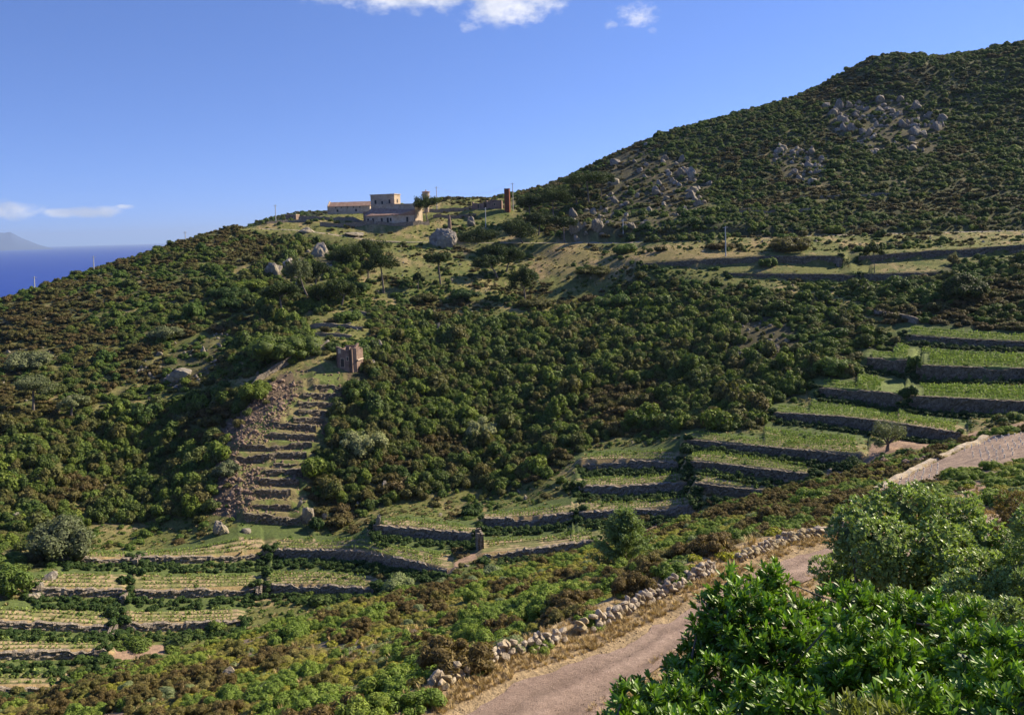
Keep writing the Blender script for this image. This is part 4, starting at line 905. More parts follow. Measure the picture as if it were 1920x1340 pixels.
def tree(px, yb, r, cx, cy, cw, ch, lab, cat='pine tree', name='umbrella_pine', lean=0, m=None, group='pines on the far slope', bushy=False, seed=0, leaf=.24, tr=.32):
    b = pt(px, yb, r); b[2] = float(ground(b[0], b[1])); k = r/F_PX*1.03; R_ = np.random.RandomState(seed+int(px)); top = pt(cx, cy, r); c = top-b
    o = empty(name, b); tag(o, lab, cat, group); W, Hh = cw*k/2*1.3, ch*k/2*1.2
    bl = []; nb = max(7, int(W*2.2))
    for i in range(nb):
        a = 2*math.pi*i/nb+R_.uniform(-.4, .4); q = math.sqrt(R_.uniform(.12, 1))*.72
        bl.append((c[0]+q*W*math.cos(a), c[1]+q*W*math.sin(a), c[2]+Hh*R_.uniform(-.35, .45)*(1 if bushy else .8)-q*q*Hh*.35, W*R_.uniform(.28, .42), Hh*R_.uniform(.38, .6)))
    bl.append((c[0], c[1], c[2]+.1*Hh, W*.45, Hh*.75))
    crown_obj(o, 'crown', bl, int(min(11000, 190*W*W)+1800), leaf*.8, m or pine_m, seed+int(px))
    j = np.array([lean*.4, 0, 0]); P0 = np.zeros(3)-[0, 0, .5]; ft = np.array([c[0], c[1], c[2]-Hh*(.3 if not bushy else .5)]); mid = ft*.5+[lean, 0, 0]
    VF = [tube(P0, mid, tr, tr*.75), tube(mid, ft, tr*.75, tr*.5)]
    for x, y, z, a, h_ in bl[:min(len(bl), 8)]: VF.append(tube(ft*.86+mid*.14, (x, y, z), tr*.36, tr*.12, 5))
    pymesh('trunk', VF, bark_m, o); return o
tree(803,417,346, 799,380,40,32, 'small dark umbrella pine beside the farmhouse, its crown against the sky', lean=-.5)
tree(895,488,322, 894,441,70,36, 'wide umbrella pine in front of the road retaining wall')
tree(928,512,300, 938,470,66,34, 'umbrella pine just below and right of the widest pine')
tree(934,530,270, 917,490,50,26, 'dark leaning pine above the deep shadow in the middle of the slope', lean=.4)
tree(949,517,276, 955,480,46,40, 'bushy pine right of the leaning one at the slope centre')
tree(720,545,256, 713,486,54,48, 'tall thin pine with long bare trunk left of centre')
tree(690,521,268, 690,500,22,20, 'little round pine left of the tall thin pine')
tree(826,531,262, 821,484,44,26, 'slender pine with high flat crown and bare curved trunk')
tree(784,540,256, 784,520,18,20, 'small sparse pine between the two bare trunked pines', tr=.14)
tree(582,560,250, 560,502,48,46, 'pale leaning dead looking pine above the rocks', lean=-.5, m=olive_m)
tree(590,540,262, 594,505,44,40, 'dark pine right behind the leaning pale pine')
tree(529,584,240, 524,547,60,34, 'spreading pine at the left end of the pine group')
tree(612,573,246, 604,551,42,44, 'conical bushy dark tree under the leaning pale pine', bushy=True)
tree(640,572,243, 645,541,48,40, 'round dark tree beside the conical one, casting a deep shadow', bushy=True)
tree(688,480,300, 690,466,60,36, 'broad pine grove tree under the left end of the retaining wall', bushy=True)
tree(655,492,292, 652,477,56,40, 'dark tree next to the pale outcrop left of the broad pine', bushy=True)
tree(985,560,250, 982,522,50,54, 'big feathery dark conifer right of the grassy slope', bushy=True, name='conifer', cat='conifer')
tree(1105,381,352, 1100,335,74,26, 'high flat crowned pine on the steep ridge, left one of two', tr=.4); tree(1126,374,360, 1130,333,40,22, 'high flat crowned pine on the steep ridge, right one of two')
tree(1038,412,338, 1036,366,56,44, 'dark pine on the ridge above the grove, forked trunk'); tree(995,409,342, 992,379,40,36, 'pine at the top left of the ridge grove')
tree(1083,386,352, 1080,362,26,24, 'small pine among the ridge grove'); tree(1059,462,302, 1056,416,42,24, 'slim pine rising above the upper road')
tree(982,457,306, 972,430,58,42, 'pale barked pine left of the slim roadside pine', lean=-.4); tree(1010,440,318, 1012,410,52,34, 'wide low pine in the middle of the ridge grove')
tree(62,772,208, 62,722,62,30, 'pale olive coloured pine at the left edge', m=olive_m, leaf=.2); tree(132,772,205, 134,752,44,26, 'small silvery tree next to the left edge pine', m=olive_m, leaf=.2, bushy=True)
tree(1640,512,236, 1638,468,30,26, 'single small round tree on the grassy terrace at right', tr=.12)
tree(1663,852,128.5, 1666,815,52,50, 'feathery grey green tree against the slanting dark wall at the track fork', m=olive_m, name='wall_tree', cat='tree', group='trees among the terraces', leaf=.13, bushy=True)
tree(1598,895,122, 1600,872,42,36, 'dark fig like bush at the end of the long valley wall', m=hedge_m, name='fig_tree', cat='tree', group='trees among the terraces', leaf=.13, bushy=True)
# ---------------------------------------------------------------- far macchia: one mass
FARP = [proto('macchia', far_m, 30+i, 1500, .092, (1, 1, [.9, 1.05, .8, 1.15, .95][i]), 8, (.28, .5)) for i in range(5)]+[proto('heath', farb_m, 50+i, 1300, .085, (1, 1, [.75, .9][i]), 9, (.22, .4)) for i in range(2)]+[proto('bright_scrub', grn_m, 60+i, 1300, .088, (1, 1, [.7, .9][i]), 8, (.28, .45)) for i in range(2)]
C1 = polar_candidates(96, 262, 1.38); C2 = polar_candidates(262, 520, 1.65); C2b = polar_candidates(560, 700, 3.0, -20, -3); CC = np.concatenate([C1, C2, C2b])
x, y = CC.T; z = ground(x, y); R_ = np.hypot(x, y); px, py = proj(np.c_[x, y, z]); g, d, s, q = region(px, py, R_, x, y)
macc = inpoly(px, py, [(690,650),(760,600),(1000,600),(1170,550),(1350,560),(1480,640),(1620,700),(1530,730),(1430,800),(1200,806),(1110,835),(950,920),(700,955),(590,930),(590,820),(640,740)]) | inpoly(px, py, [(0,800),(250,770),(480,720),(500,780),(420,840),(400,960),(150,990),(0,1000)]) | inpoly(px, py, [(470,600),(560,590),(590,660),(480,680),(440,650)]) | inpoly(px, py, WOOD)
keep = (rs.rand(len(x)) < d) & ~clearance(x, y) & visible(x, y, 3.0) & (px > -60) & (px < 1985)
onroad = distline(x, y, [tuple(p_[:2]) for p_ in URP[::8]]) < 3.2; keep &= ~(onroad & (R_ > 255))
for bx, by, br in ((O[0], O[1], 16), (bn.location[0], bn.location[1], 13), (rh.location[0]-1, rh.location[1]-3, 6), (lr.location[0], lr.location[1], 8), (rt_.location[0], rt_.location[1], 4), (ht.location[0], ht.location[1], 5), (wt_.location[0], wt_.location[1], 4)): keep &= np.hypot(x-bx, y-by) > br
x, y, z, R_, px, py, g, d, macc = [v[keep] for v in (x, y, z, R_, px, py, g, d, macc)]; n = len(x)
brn = fb2(x/22, y/22, 3, 41)+.35*fb2(x/4, y/4, 2, 42); u = rs.rand(n); up = (px > 950) & (py < 440)
thr = np.where(macc, .86, np.where(up, .80, .73)); idx = np.where(brn > thr, 5+(u > .5), (u*5).astype(int)); lush = (~macc) & (fb2(x/7, y/7, 2, 43) > .60) | (g > .8) & (rs.rand(n) < .45); idx = np.where(lush & (idx < 5), 7+(u > .5), idx)
rad_ = np.where(macc, (.7+1.3*rs.rand(n)**1.6)*np.where(rs.rand(n) < .10, 1.6, 1)*(.8+.5*fb2(x/9, y/9, 2, 91)), np.where(up, .6+1.4*rs.rand(n)**2, .6+1.4*rs.rand(n)**1.7)*np.where(rs.rand(n) < .06, 1.6, 1)); rad_ = np.where(g > .8, rad_*.72, rad_); hs = np.where(macc, rs.uniform(1.0, 1.5, n), rs.uniform(.7, 1.1, n))
HP, HS, HI = [], [], []
for k in WL:      # tangled growth at the ends of the walls
    w = WL[k]
    for e in (0, -1):
        if k[0] in 'RT': continue
        m_ = 9; r_ = w['r'][e]+rs.uniform(-2.2, 1.2, m_); t_ = w['th'][e]+rs.uniform(-.9, .9, m_)/w['r'][e]; hx, hy = r_*np.sin(t_), r_*np.cos(t_); a_, b_ = proj(np.c_[hx, hy, ground(hx, hy)]); ok = ~np.array([distline(a_, b_, L) < w_+4 for L, w_ in SOILPATHS]).any(0); hx, hy = hx[ok], hy[ok]
        HP.append(np.c_[hx, hy, ground(hx, hy)-.05]); q_ = rs.uniform(.4, .95, len(hx)); HS.append(np.c_[q_, q_, q_]); HI.append(rs.randint(0, 3, len(hx)))
for k in WL:      # hedge rows at the foot of the vineyard walls
    if not k.startswith(VINE): continue
    w = WL[k]; wx, wy = w['r']*np.sin(w['th']), w['r']*np.cos(w['th']); L = np.r_[0, np.cumsum(np.hypot(np.diff(wx), np.diff(wy)))]
    for dd, sz in ((1.7, .66), (3.0, .66), (4.3, .62)) if k[0] in 'ABCDM' else ((2.0, .75), (3.4, .6)):
        t = np.arange(.5, L[-1], .95); t = t+rs.uniform(-.25, .25, len(t)); th_ = np.interp(t, L, w['th']); rr_ = np.interp(t, L, w['r'])-dd+rs.uniform(-.25, .25, len(t)); m_ = rs.rand(len(t)) < (.93 if dd < 2 else .8)
        if k == 'M3': m_ &= rs.rand(len(t)) < .5
        hx, hy = (rr_*np.sin(th_))[m_], (rr_*np.cos(th_))[m_]; HP.append(np.c_[hx, hy, ground(hx, hy)-.05]); q_ = sz*rs.uniform(.65, 1.15, len(hx)); HS.append(np.c_[q_, q_, q_*rs.uniform(.9, 1.2, len(hx))]); HI.append(rs.randint(0, 3, len(hx)))
print('far scrub', n)
far_scrub = scatter('hillside_scrub', 'dense dark green and brown macchia scrub covering the far hillsides', np.c_[x, y, z-.15*rad_], np.c_[rs.uniform(-.15, .15, n), rs.uniform(-.15, .15, n), rs.uniform(0, 6.28, n)], np.c_[rad_*rs.uniform(.85, 1.15, n), rad_*rs.uniform(.85, 1.15, n), rad_*hs], idx, FARP)
HG = [proto('hedge', hedge_m, 70+i, 700, .12, (1, 1, 1), 7, (.3, .5)) for i in range(3)]; HP, HS, HI = map(np.concatenate, (HP, HS, HI)); print('hedge', len(HP))
scatter('hedge_rows', 'dark green bushy rows growing at the foot of the terrace walls', HP, np.c_[np.zeros((len(HP), 2)), rs.uniform(0, 6.28, len(HP))], HS, HI, HG)
# low grass and herb tufts giving the open ground its texture
grass_m = leaf_mat('grass_tufts', [(0, (.11, .13, .042)), (.35, (.165, .165, .06)), (.6, (.25, .21, .10)), (1, (.36, .28, .15))], big=.05)
def tuft(name, m, seed, n=26, w=.035, h=1.0, spread=.5):
    r = np.random.RandomState(seed); V, F, T = [], [], []
    for i in range(n):
        a = r.uniform(0, 6.28); q = r.uniform(0, .35); b = np.array([q*math.cos(a), q*math.sin(a), 0]); t = b+[spread*math.cos(a)*r.uniform(.2, 1), spread*math.sin(a)*r.uniform(.2, 1), h*r.uniform(.5, 1)]; s_ = np.array([-math.sin(a), math.cos(a), 0])*w; mdl = (b+t)/2+[0, 0, .12*h]
        k = len(V); V += [b-s_, b+s_, mdl+s_, mdl-s_, t+s_*.3, t-s_*.3]; F += [(k, k+1, k+2, k+3), (k+3, k+2, k+4, k+5)]; T += [r.rand()]*6
    return bpy.data.objects.new(name, npmesh(name, np.array(V), np.array(F), m, col=np.array(T)))
GT_ = [tuft('grass_tuft', grass_m, i, 22, .10, .8, .7) for i in range(3)]+[proto('herb_tuft', grn_m, 80, 70, .35, (1, 1, .6), 3, (.3, .5), core=False)]
C3 = np.concatenate([polar_candidates(98, 175, 1.0), polar_candidates(175, 262, 1.5), polar_candidates(262, 400, 2.2)]); x, y = C3.T; z = ground(x, y); px, py = proj(np.c_[x, y, z]); g, d, s, q = region(px, py, np.hypot(x, y), x, y)
bed = look(BT, x, y); m_ = (g > .3) & (s < .5) & visible(x, y, .6) & (px > -30) & (px < 1950) & ((bed < 0) | (rs.rand(len(x)) < .3)) & (rs.rand(len(x)) < .75); x, y, z = x[m_], y[m_], z[m_]; n = len(x); print('grass', n); s_ = rs.uniform(.25, .6, n)
scatter('hillside_grass', 'short green and straw coloured grass on the open slopes and terraces', np.c_[x, y, z-.03], np.c_[np.zeros((n, 2)), rs.uniform(0, 6.28, n)], np.c_[s_, s_, s_*rs.uniform(.5, 1, n)], np.where(rs.rand(n) < .3, 3, rs.randint(0, 3, n)), GT_)
# ---------------------------------------------------------------- vines
VP = [proto('vine', vine_m, 90+i, 46, .30, (1, 1, 1.25), 3, (.3, .5), core=False) for i in range(3)]; PV = []
for k in WL:
    if not k.startswith(VINE) or k == 'M1' and False: continue
    w = WL[k]; wx, wy = w['r']*np.sin(w['th']), w['r']*np.cos(w['th']); L = np.r_[0, np.cumsum(np.hypot(np.diff(wx), np.diff(wy)))]; t = np.arange(1.2, L[-1]-1.0, .52); th_ = np.interp(t, L, w['th']); rr_ = np.interp(t, L, w['r']); g0 = look(BG, rr_*1.012*np.sin(th_), rr_*1.012*np.cos(th_)); g0 = np.where(g0 < 3, 7, g0)
    dd = 1.15
    while dd < 13:
        ok = (dd < g0*(.52 if k[0] in 'ABCDM' else .66)) & (rs.rand(len(t)) < .9); jj = rs.uniform(-.05, .05, (2, len(t))); a_, b_ = (rr_+dd+jj[0])*np.sin(th_+jj[1]/rr_), (rr_+dd+jj[0])*np.cos(th_+jj[1]/rr_); big_ = 1.35 if k in ('N5', 'N5b', 'N6', 'N6b', 'N7') else 1.0
        PV += [(p1, p2, big_*(1.0+.3*(dd > 3.5))) for p1, p2, o_ in zip(a_, b_, ok) if o_]; dd += 1.45
PV = np.array(PV); zz = ground(PV[:, 0], PV[:, 1]); px, py = proj(np.c_[PV[:, :2], zz]); sm = np.array([distline(px, py, L) < w+2 for L, w in SOILPATHS]).any(0); m_ = visible(PV[:, 0], PV[:, 1], .4) & (px > -20) & (px < 1940) & ~sm; PV, zz = PV[m_], zz[m_]; print('vines', len(PV))
sz = PV[:, 2]*rs.uniform(.19, .28, len(PV)); o_ = np.argsort(-sz/np.hypot(PV[:, 0], PV[:, 1])); one, rest = o_[:300], o_[300:]
for i in one:
    v = link(bpy.data.objects.new('vine', VP[rs.randint(3)].data)); v.location = (PV[i, 0], PV[i, 1], zz[i]); v.rotation_euler.z = rs.uniform(0, 6.28); v.scale = (sz[i], sz[i], sz[i]*1.25)
    tag(v, 'knee high young green vine in a vineyard row on the terraces', 'vine', 'vines in the terraced rows')
n = len(rest); scatter('vineyard_rows', 'further rows of small green vines on the terraces', np.c_[PV[rest, :2], zz[rest]], np.c_[np.zeros((n, 2)), rs.uniform(0, 6.28, n)], np.c_[sz[rest], sz[rest], sz[rest]*1.25], rs.randint(0, 3, n), VP)
# white grow tubes in the stony plot
tube_m, nt, p = mat('pale_tube'); p.inputs['Base Color'].default_value = (.80, .76, .62, 1); p.inputs['Roughness'].default_value = .7
tb = pymesh('plant_tube', [tube((0, 0, -.05), (0, 0, .30), .05, .045, 7)], tube_m); A0 = hit(1660, 915, 45, 110); A1 = hit(1915, 835, 45, 110); B1 = hit(1860, 826, 45, 115); uu = (A1-A0)[:2]; uu /= np.linalg.norm(uu); vv = np.array([-uu[1], uu[0]]); vv = vv if (B1-A0)[:2]@vv > 0 else -vv; cnt = 0; allt = []
for j in range(-8, 16):
    if j % 6 == 3: continue
    for i in range(-10, 90):
        c = A0[:2]+uu*i*.72+vv*j*1.5+rs.uniform(-.07, .07, 2); z = float(ground(*c)); a_, b_ = proj(np.array([c[0], c[1], z]))
        if np.hypot(*c) < 105 and inpoly(a_, b_, PLOT) and a_ < 1925 and abs(a_-1800)+abs(b_-868)*2 > 45 and rs.rand() < .93: allt.append((c[0], c[1], z))
allt.sort(key=lambda t: t[0]**2+t[1]**2); print('tubes', len(allt)); first = True
for t in allt[:295]:
    o = tb if first else link(tb.copy()); first = False; o.location = t; tag(o, 'pale tube round a newly planted vine in the stony plot at right', 'plant tube', 'plant tubes in the stony plot')
    o.scale = (1, 1, rs.uniform(.7, 1.1))
if len(allt) > 295:
    R3 = allt[295:]; n = len(R3); scatter('far_plant_tubes', 'further pale plant tubes in the stony plot', np.array(R3), np.zeros((n, 3)), np.ones((n, 3)), np.zeros(n, int), [bpy.data.objects.new('tube_source', tb.data)])
L_ = [(1642,921),(1690,897),(1740,872),(1790,848),(1848,822)]; field_wall([(a, b, float(np.hypot(*hit(a, b, 45, 115)[:2]))) for a, b in L_], .35, 'low pale stone edging along the left side of the stony plot', 31, .6, brock_m)
# ---------------------------------------------------------------- near hill shrubs
cush_m = leaf_mat('yellow_green_cushion_leaves', [(0, (.27, .28, .045)), (.3, (.38, .36, .060)), (.55, (.30, .30, .060)), (.75, (.36, .30, .11)), (.88, (.42, .38, .10)), (1, (.24, .27, .055))], big=.09, trans=.35, contrast=(.5, 1.45))
heath_m = leaf_mat('rusty_brown_leaves', [(0, (.125, .088, .034)), (.5, (.16, .118, .044)), (.8, (.155, .14, .044)), (1, (.20, .21, .055))], big=.09)
mast_m = leaf_mat('fresh_green_leaves', [(0, (.115, .175, .032)), (.5, (.17, .24, .040)), (1, (.23, .28, .048))], big=.09)
sage_m = leaf_mat('grey_green_leaves', [(0, (.19, .225, .115)), (.5, (.24, .28, .14)), (1, (.21, .25, .10))], big=.09)
straw_m = leaf_mat('straw_stems', [(0, (.30, .21, .10)), (.5, (.42, .30, .15)), (1, (.50, .38, .20))], big=0, trans=.1)
NP = {'cushion': [clump_mesh('cushion_shrub', cush_m, 200+i, 5200, .044, (1, 1, .62), 34, (.10, .28), flat=1, up=.8, inner=.15, asp=.45, spread=.95, mid=.3) for i in range(4)],
 'heath': [clump_mesh('heath_shrub', heath_m, 210+i, 5600, .062, (1, 1, 1.05), 26, (.12, .28), inner=.3, up=.1, asp=.28, spread=.85, mid=.34) for i in range(3)],
 'mastic': [clump_mesh('mastic_shrub', mast_m, 220+i, 5200, .052, (1, 1, .95), 24, (.14, .34), inner=.25, asp=.45, spread=.85, mid=.36) for i in range(4)],
 'sage': [clump_mesh('sage_shrub', sage_m, 230+i, 4600, .042, (1, 1, .9), 11, (.25, .42), inner=.3) for i in range(2)]}
NL = polar_candidates(15.5, 104, .74); x, y = NL.T; R_ = np.hypot(x, y); d1 = distline(x, y, [tuple(p_[:2]) for p_ in TO[::3]]); dc = distline(x, y, [tuple(p_[:2]) for p_ in TC[::3]])
outer = np.array([ (np.hypot(*(TO[np.argmin((TO[:, 0]-a)**2+(TO[:, 1]-b)**2)][:2])) < math.hypot(a, b)) for a, b in zip(x, y)])
z = ground(x, y); px, py = proj(np.c_[x, y, z]); ba = fb2(x/5.5, y/5.5, 3, 61); bb = fb2(x/3.2, y/3.2, 2, 62); bare = fb2(x/4.2, y/4.2, 3, 63)
kind = np.where(ba > .63, 'heath', np.where(bb > .60, 'mastic', 'cushion')); kind = np.where((rs.rand(len(x)) < .06), 'mastic', kind); kind = np.where(rs.rand(len(x)) < .035, 'sage', kind); kind = np.where((py > 1240) & (px < 420) & (rs.rand(len(x)) < .14), 'heath', kind); kind = np.where((rs.rand(len(x)) < .06) & (kind == 'cushion'), 'heath', kind); kind = np.where((R_ < 27) & (px < 1330) & (kind == 'cushion') & (rs.rand(len(x)) < .45), 'mastic', kind); kind = np.where((px > 1440) & (px < 1760) & (R_ > 62) & (rs.rand(len(x)) < .4), 'heath', kind)
rd = np.array([{'cushion': .3+.5*rs.rand()**1.6, 'heath': rs.uniform(.34, .85), 'mastic': rs.uniform(.36, .85), 'sage': rs.uniform(.3, .6)}[k] for k in kind])
keep = outer & (d1 > .75+rd*1.15) & (dc > 2.6) & (look(BT, x, y) < 0) & ~inpoly(px, py, PLOT) & visible(x, y, 1.4) & (px > -70) & (px < 1990) & ((bare < .63) | (rs.rand(len(x)) < .3)) & (rs.rand(len(x)) < .93) & ~inpoly(px, py, [(1812,900),(1850,897),(1872,932),(1830,962),(1795,940)])
DESC = {'cushion': ('yellow green cushion shrub', 'shrub', 'cushion shrubs on the near slope'), 'heath': ('rusty brown heath bush', 'bush', 'heath bushes on the near slope'), 'mastic': ('fresh green leafy bush', 'bush', 'green bushes on the near slope'), 'sage': ('silvery grey green bush', 'bush', 'silvery bushes on the near slope')}
SITES = [((60, 1310), 'at the bottom left corner'), ((250, 1250), 'on the near slope below the lowest left vineyard terrace'), ((430, 1290), 'around the pale rock at lower left'), ((560, 1200), 'on the near slope under the left vineyard plots'), ((700, 1300), 'left of the bottom end of the track wall'), ((760, 1130), 'on the near slope below the earth track junction'), ((900, 1200), 'in the middle of the near slope'), ((1000, 1100), 'on the near slope left of the pointed conifer'), ((1080, 1190), 'just behind the stone wall of the track'), ((1230, 1120), 'behind the middle stretch of the track wall'), ((1300, 1040), 'right of the pointed conifer'), ((1430, 980), 'on the slope above the far bend of the track'), ((1600, 905), 'near the lower end of the stony plot'), ((1760, 940), 'behind the round bush at right'), ((1900, 930), 'at the right edge below the stony plot')]
def site(a, b): return SITES[int(np.argmin([(a-c[0][0])**2+((b-c[0][1])*1.4)**2 for c in SITES]))][1]
LST = [(x[i], y[i], z[i], rd[i], kind[i], rs.uniform(.8, 1.15), None) for i in np.where(keep)[0]]
SPEC = [(860,1250,160,'heath','largest rusty brown heath bush, in the middle of the near slope'),(790,1240,90,'heath','olive brown heath bush leaning against the largest brown bush'),(1188,1112,104,'heath','dark rusty bush directly in front of the pointed conifer'),(1340,1036,94,'heath','isolated round rusty bush right of the pointed conifer'),(1450,978,74,'heath','dark brown bush near the top of the near slope at right'),(962,1222,86,'sage','large silvery bush right of the largest brown bush'),
 (755,1110,76,'sage','silvery round bush below the left vineyard plots, leftmost of four'),(836,1098,46,'sage','pale silvery bush, second of the four by the earth track'),(878,1098,50,'sage','pale silvery bush, third of the four by the earth track'),(922,1082,56,'sage','pale silvery bush, rightmost of the four by the earth track'),(795,1124,30,'sage','small silvery bush between the left pair of silvery bushes'),
 (770,1325,120,'mastic','bright green bush touching the bottom edge left of the track wall'),(880,1268,70,'mastic','bright green upright bush beside the lowest wall stones'),(690,1350,130,'mastic','big green bush at the bottom edge of the photo'),(1010,1218,70,'mastic','dark green bush behind the track wall gap'),(1110,1172,80,'mastic','leafy green bush behind the middle of the track wall'),(1040,1140,100,'mastic','wide green bush up the slope from the silvery bush'),(1262,1090,90,'mastic','tall green bush right of the dark rusty bush'),(545,1204,84,'mastic','grey green dome bush under the left vineyard plots'),(520,1330,100,'mastic','bright leafy bush right of the pale rock at bottom left'),(1530,948,80,'mastic','dark green round bush above the far bend of the track'),(1880,948,84,'mastic','green bush at the right edge under the stony plot')]
for a, b, rdd, k, lab in SPEC:
    c = hit(a, b, 13); rdd = rdd/2/1.12*math.hypot(c[0], c[1])/F_PX*1.1; LST = [l for l in LST if math.hypot(l[0]-c[0], l[1]-c[1]) > rdd*.75]; LST.append((c[0], c[1], c[2]-.1, rdd, k, 1.0, lab))
LST.sort(key=lambda l: (l[6] is None, -l[3]/math.hypot(l[0], l[1]))); cn = {k: 0 for k in NP}; rest = []; groups_ = {}
for l in LST:
    if cn[l[4]] >= (280 if l[4] != 'sage' else 120): rest.append(l); continue
    cn[l[4]] += 1; o = link(bpy.data.objects.new(l[4]+'_shrub', NP[l[4]][rs.randint(len(NP[l[4]]))])); o.location = (l[0], l[1], l[2]-.06); o.rotation_euler = (rs.uniform(-.12, .12), rs.uniform(-.12, .12), rs.uniform(0, 6.28)); q_ = l[3]; o.scale = (q_*rs.uniform(.9, 1.15), q_*rs.uniform(.9, 1.15), q_*l[5])
    a, b = proj(np.array([l[0], l[1], l[2]])); D_ = DESC[l[4]]; sw = 'small' if l[3] < .42 else ('middling' if l[3] < .6 else 'broad'); st = site(float(a), float(b))
    tag(o, l[6] or ('%s %s %s' % (sw, D_[0], st)), D_[1], D_[2])
print('near', cn, 'rest', len(rest))
allp = [bpy.data.objects.new(k, me_) for k in ('cushion', 'heath', 'mastic', 'sage') for me_ in NP[k]]; st_ = {'cushion': 0, 'heath': 4, 'mastic': 7, 'sage': 11}
if rest:
    n = len(rest); A = np.array([[l[0], l[1], l[2]-.06, l[3], l[5]] for l in rest]); I = np.array([st_[l[4]]+rs.randint(len(NP[l[4]])) for l in rest])
    scatter('near_slope_scrub', 'low mixed green and brown scrub filling the far part of the near slope', A[:, :3], np.c_[np.zeros((n, 2)), rs.uniform(0, 6.28, n)], np.c_[A[:, 3], A[:, 3], A[:, 3]*A[:, 4]], I, allp)
# low cover between the shrubs
GP = [tuft('dry_tuft', straw_m, 300+i, 30, .022, .9, .55) for i in range(3)]+[proto('low_herb', cush_m, 310, 260, .16, (1, 1, .55), 6, (.25, .4), core=False), proto('low_herb', heath_m, 311, 260, .15, (1, 1, .6), 6, (.25, .4), core=False), proto('low_herb', sage_m, 312, 240, .13, (1, 1, .5), 6, (.25, .4), core=False)]
C4 = np.concatenate([polar_candidates(15.5, 40, .5), polar_candidates(40, 100, .8)]); x, y = C4.T; z = ground(x, y); px, py = proj(np.c_[x, y, z]); d1 = distline(x, y, [tuple(p_[:2]) for p_ in TO[::3]]); out_ = np.array([np.interp(math.atan2(a, b), np.arctan2(TO[:, 0], TO[:, 1]), np.hypot(TO[:, 0], TO[:, 1])) < math.hypot(a, b) for a, b in zip(x, y)])
m_ = out_ & (d1 > .35) & (look(BT, x, y) < 0) & ~inpoly(px, py, PLOT) & visible(x, y, .6) & (px > -40) & (px < 1960) & (rs.rand(len(x)) < .55); x, y, z = x[m_], y[m_], z[m_]; n = len(x); s_ = rs.uniform(.18, .42, n); print('low cover', n)
scatter('low_herbs', 'low herbs and dry stalks between the shrubs of the near slope', np.c_[x, y, z-.02], np.c_[np.zeros((n, 2)), rs.uniform(0, 6.28, n)], np.c_[s_, s_, s_], np.where(rs.rand(n) < .22, rs.randint(0, 3, n), rs.randint(3, 6, n)), GP)
# straw coloured verge at the foot of the track wall, and a thinner one on the inner edge
XY = []
for side, cnt_, lo, hi in ((1, 2600, -.75, .15), (1, 900, .1, .9), (-1, 900, -.5, .5)):
    L_ = TO if side == 1 else TI; i = rs.uniform(0, len(L_)-1.01, cnt_); b_ = L_[i.astype(int)]+(L_[i.astype(int)+1]-L_[i.astype(int)])*(i % 1)[:, None]; dr_ = (TO-TC)[i.astype(int)]; dr_ = dr_/np.linalg.norm(dr_[:, :2], axis=1)[:, None]*side; XY.append((b_+dr_*rs.uniform(lo, hi, cnt_)[:, None])[:, :2])
XY = np.concatenate(XY); XY = XY[fb2(XY[:, 0]*1.3, XY[:, 1]*1.3, 2, 77)+rs.rand(len(XY))*.3 > .50]; n = len(XY); s_ = rs.uniform(.05, .16, n)
scatter('dry_verge_grass', 'straw coloured dry grass along the track wall', np.c_[XY, ground(XY[:, 0], XY[:, 1])], np.c_[np.zeros((n, 2)), rs.uniform(0, 6.28, n)], np.c_[s_*1.2, s_*1.2, s_], rs.randint(0, 3, n), GP[:3])
# pointed conifer and other single plants
con_m = leaf_mat('blue_green_needles', [(0, (.17, .225, .085)), (1, (.22, .28, .105))], big=0)
c = hit(1172, 1076, 30); o = empty('pointed_conifer', c); o.scale = (1.15*118*math.hypot(c[0], c[1])/F_PX/3.75,)*3; tag(o, 'feathery pointed young conifer standing alone on the near slope', 'conifer'); R5 = np.random.RandomState(8); V_, F_, T_, off = [], [], [], 0; VF = [tube((0, 0, -.3), (0, 0, 3.7), .10, .02)]
for i in range(70):
    h = R5.uniform(.1, 3.5); L = (3.9-h)*.50*R5.uniform(.75, 1.1)+.15; a = R5.uniform(0, 6.28); e = R5.uniform(.45, .95); A = np.array([0, 0, h]); B = A+L*np.array([math.cos(a)*math.cos(e), math.sin(a)*math.cos(e), math.sin(e)]); B[:2] *= 1.25
    VF.append(tube(A, B, .025, .008, 4)); m_ = int(70+L*150); t = R5.uniform(.15, 1.05, m_); P = A+(B-A)*t[:, None]+R5.randn(m_, 3)*.10; nn = R5.randn(m_, 3); nn /= np.linalg.norm(nn, axis=1)[:, None]; v, f = quads(P, nn, R5.uniform(.06, .13, m_), R5, .3); V_.append(v); F_.append(f+off); off += len(v); T_.append(np.repeat(np.clip(R5.normal(.5, .22, m_), 0, 1), 4))
link(bpy.data.objects.new('foliage', npmesh('foliage', np.concatenate(V_), np.concatenate(F_), con_m, col=np.concatenate(T_))), o); pymesh('trunk', VF, bark_m, o)
sil_m = leaf_mat('pale_tipped_leaves', [(0, (.24, .26, .12)), (1, (.28, .29, .15))], big=0)
def shrub_at(px, py, w, h, m, lab, name='bush', cat='bush', rmin=95, seed=0, n=700, lumps=10):
    c = hit(px, py, rmin); k = np.hypot(c[0], c[1])/F_PX*1.05; W = w*k/2; o = link(bpy.data.objects.new(name, clump_mesh(name, m, 400+seed+int(px), int(min(7000, 900+330*W*W)), .21/max(W, .8), (1, 1, h/w*1.25), lumps+int(W*4), (.16, .38), spread=.85, mid=.36))); o.location = c-[0, 0, .1]; o.scale = (W, W, W); tag(o, lab, cat); return o
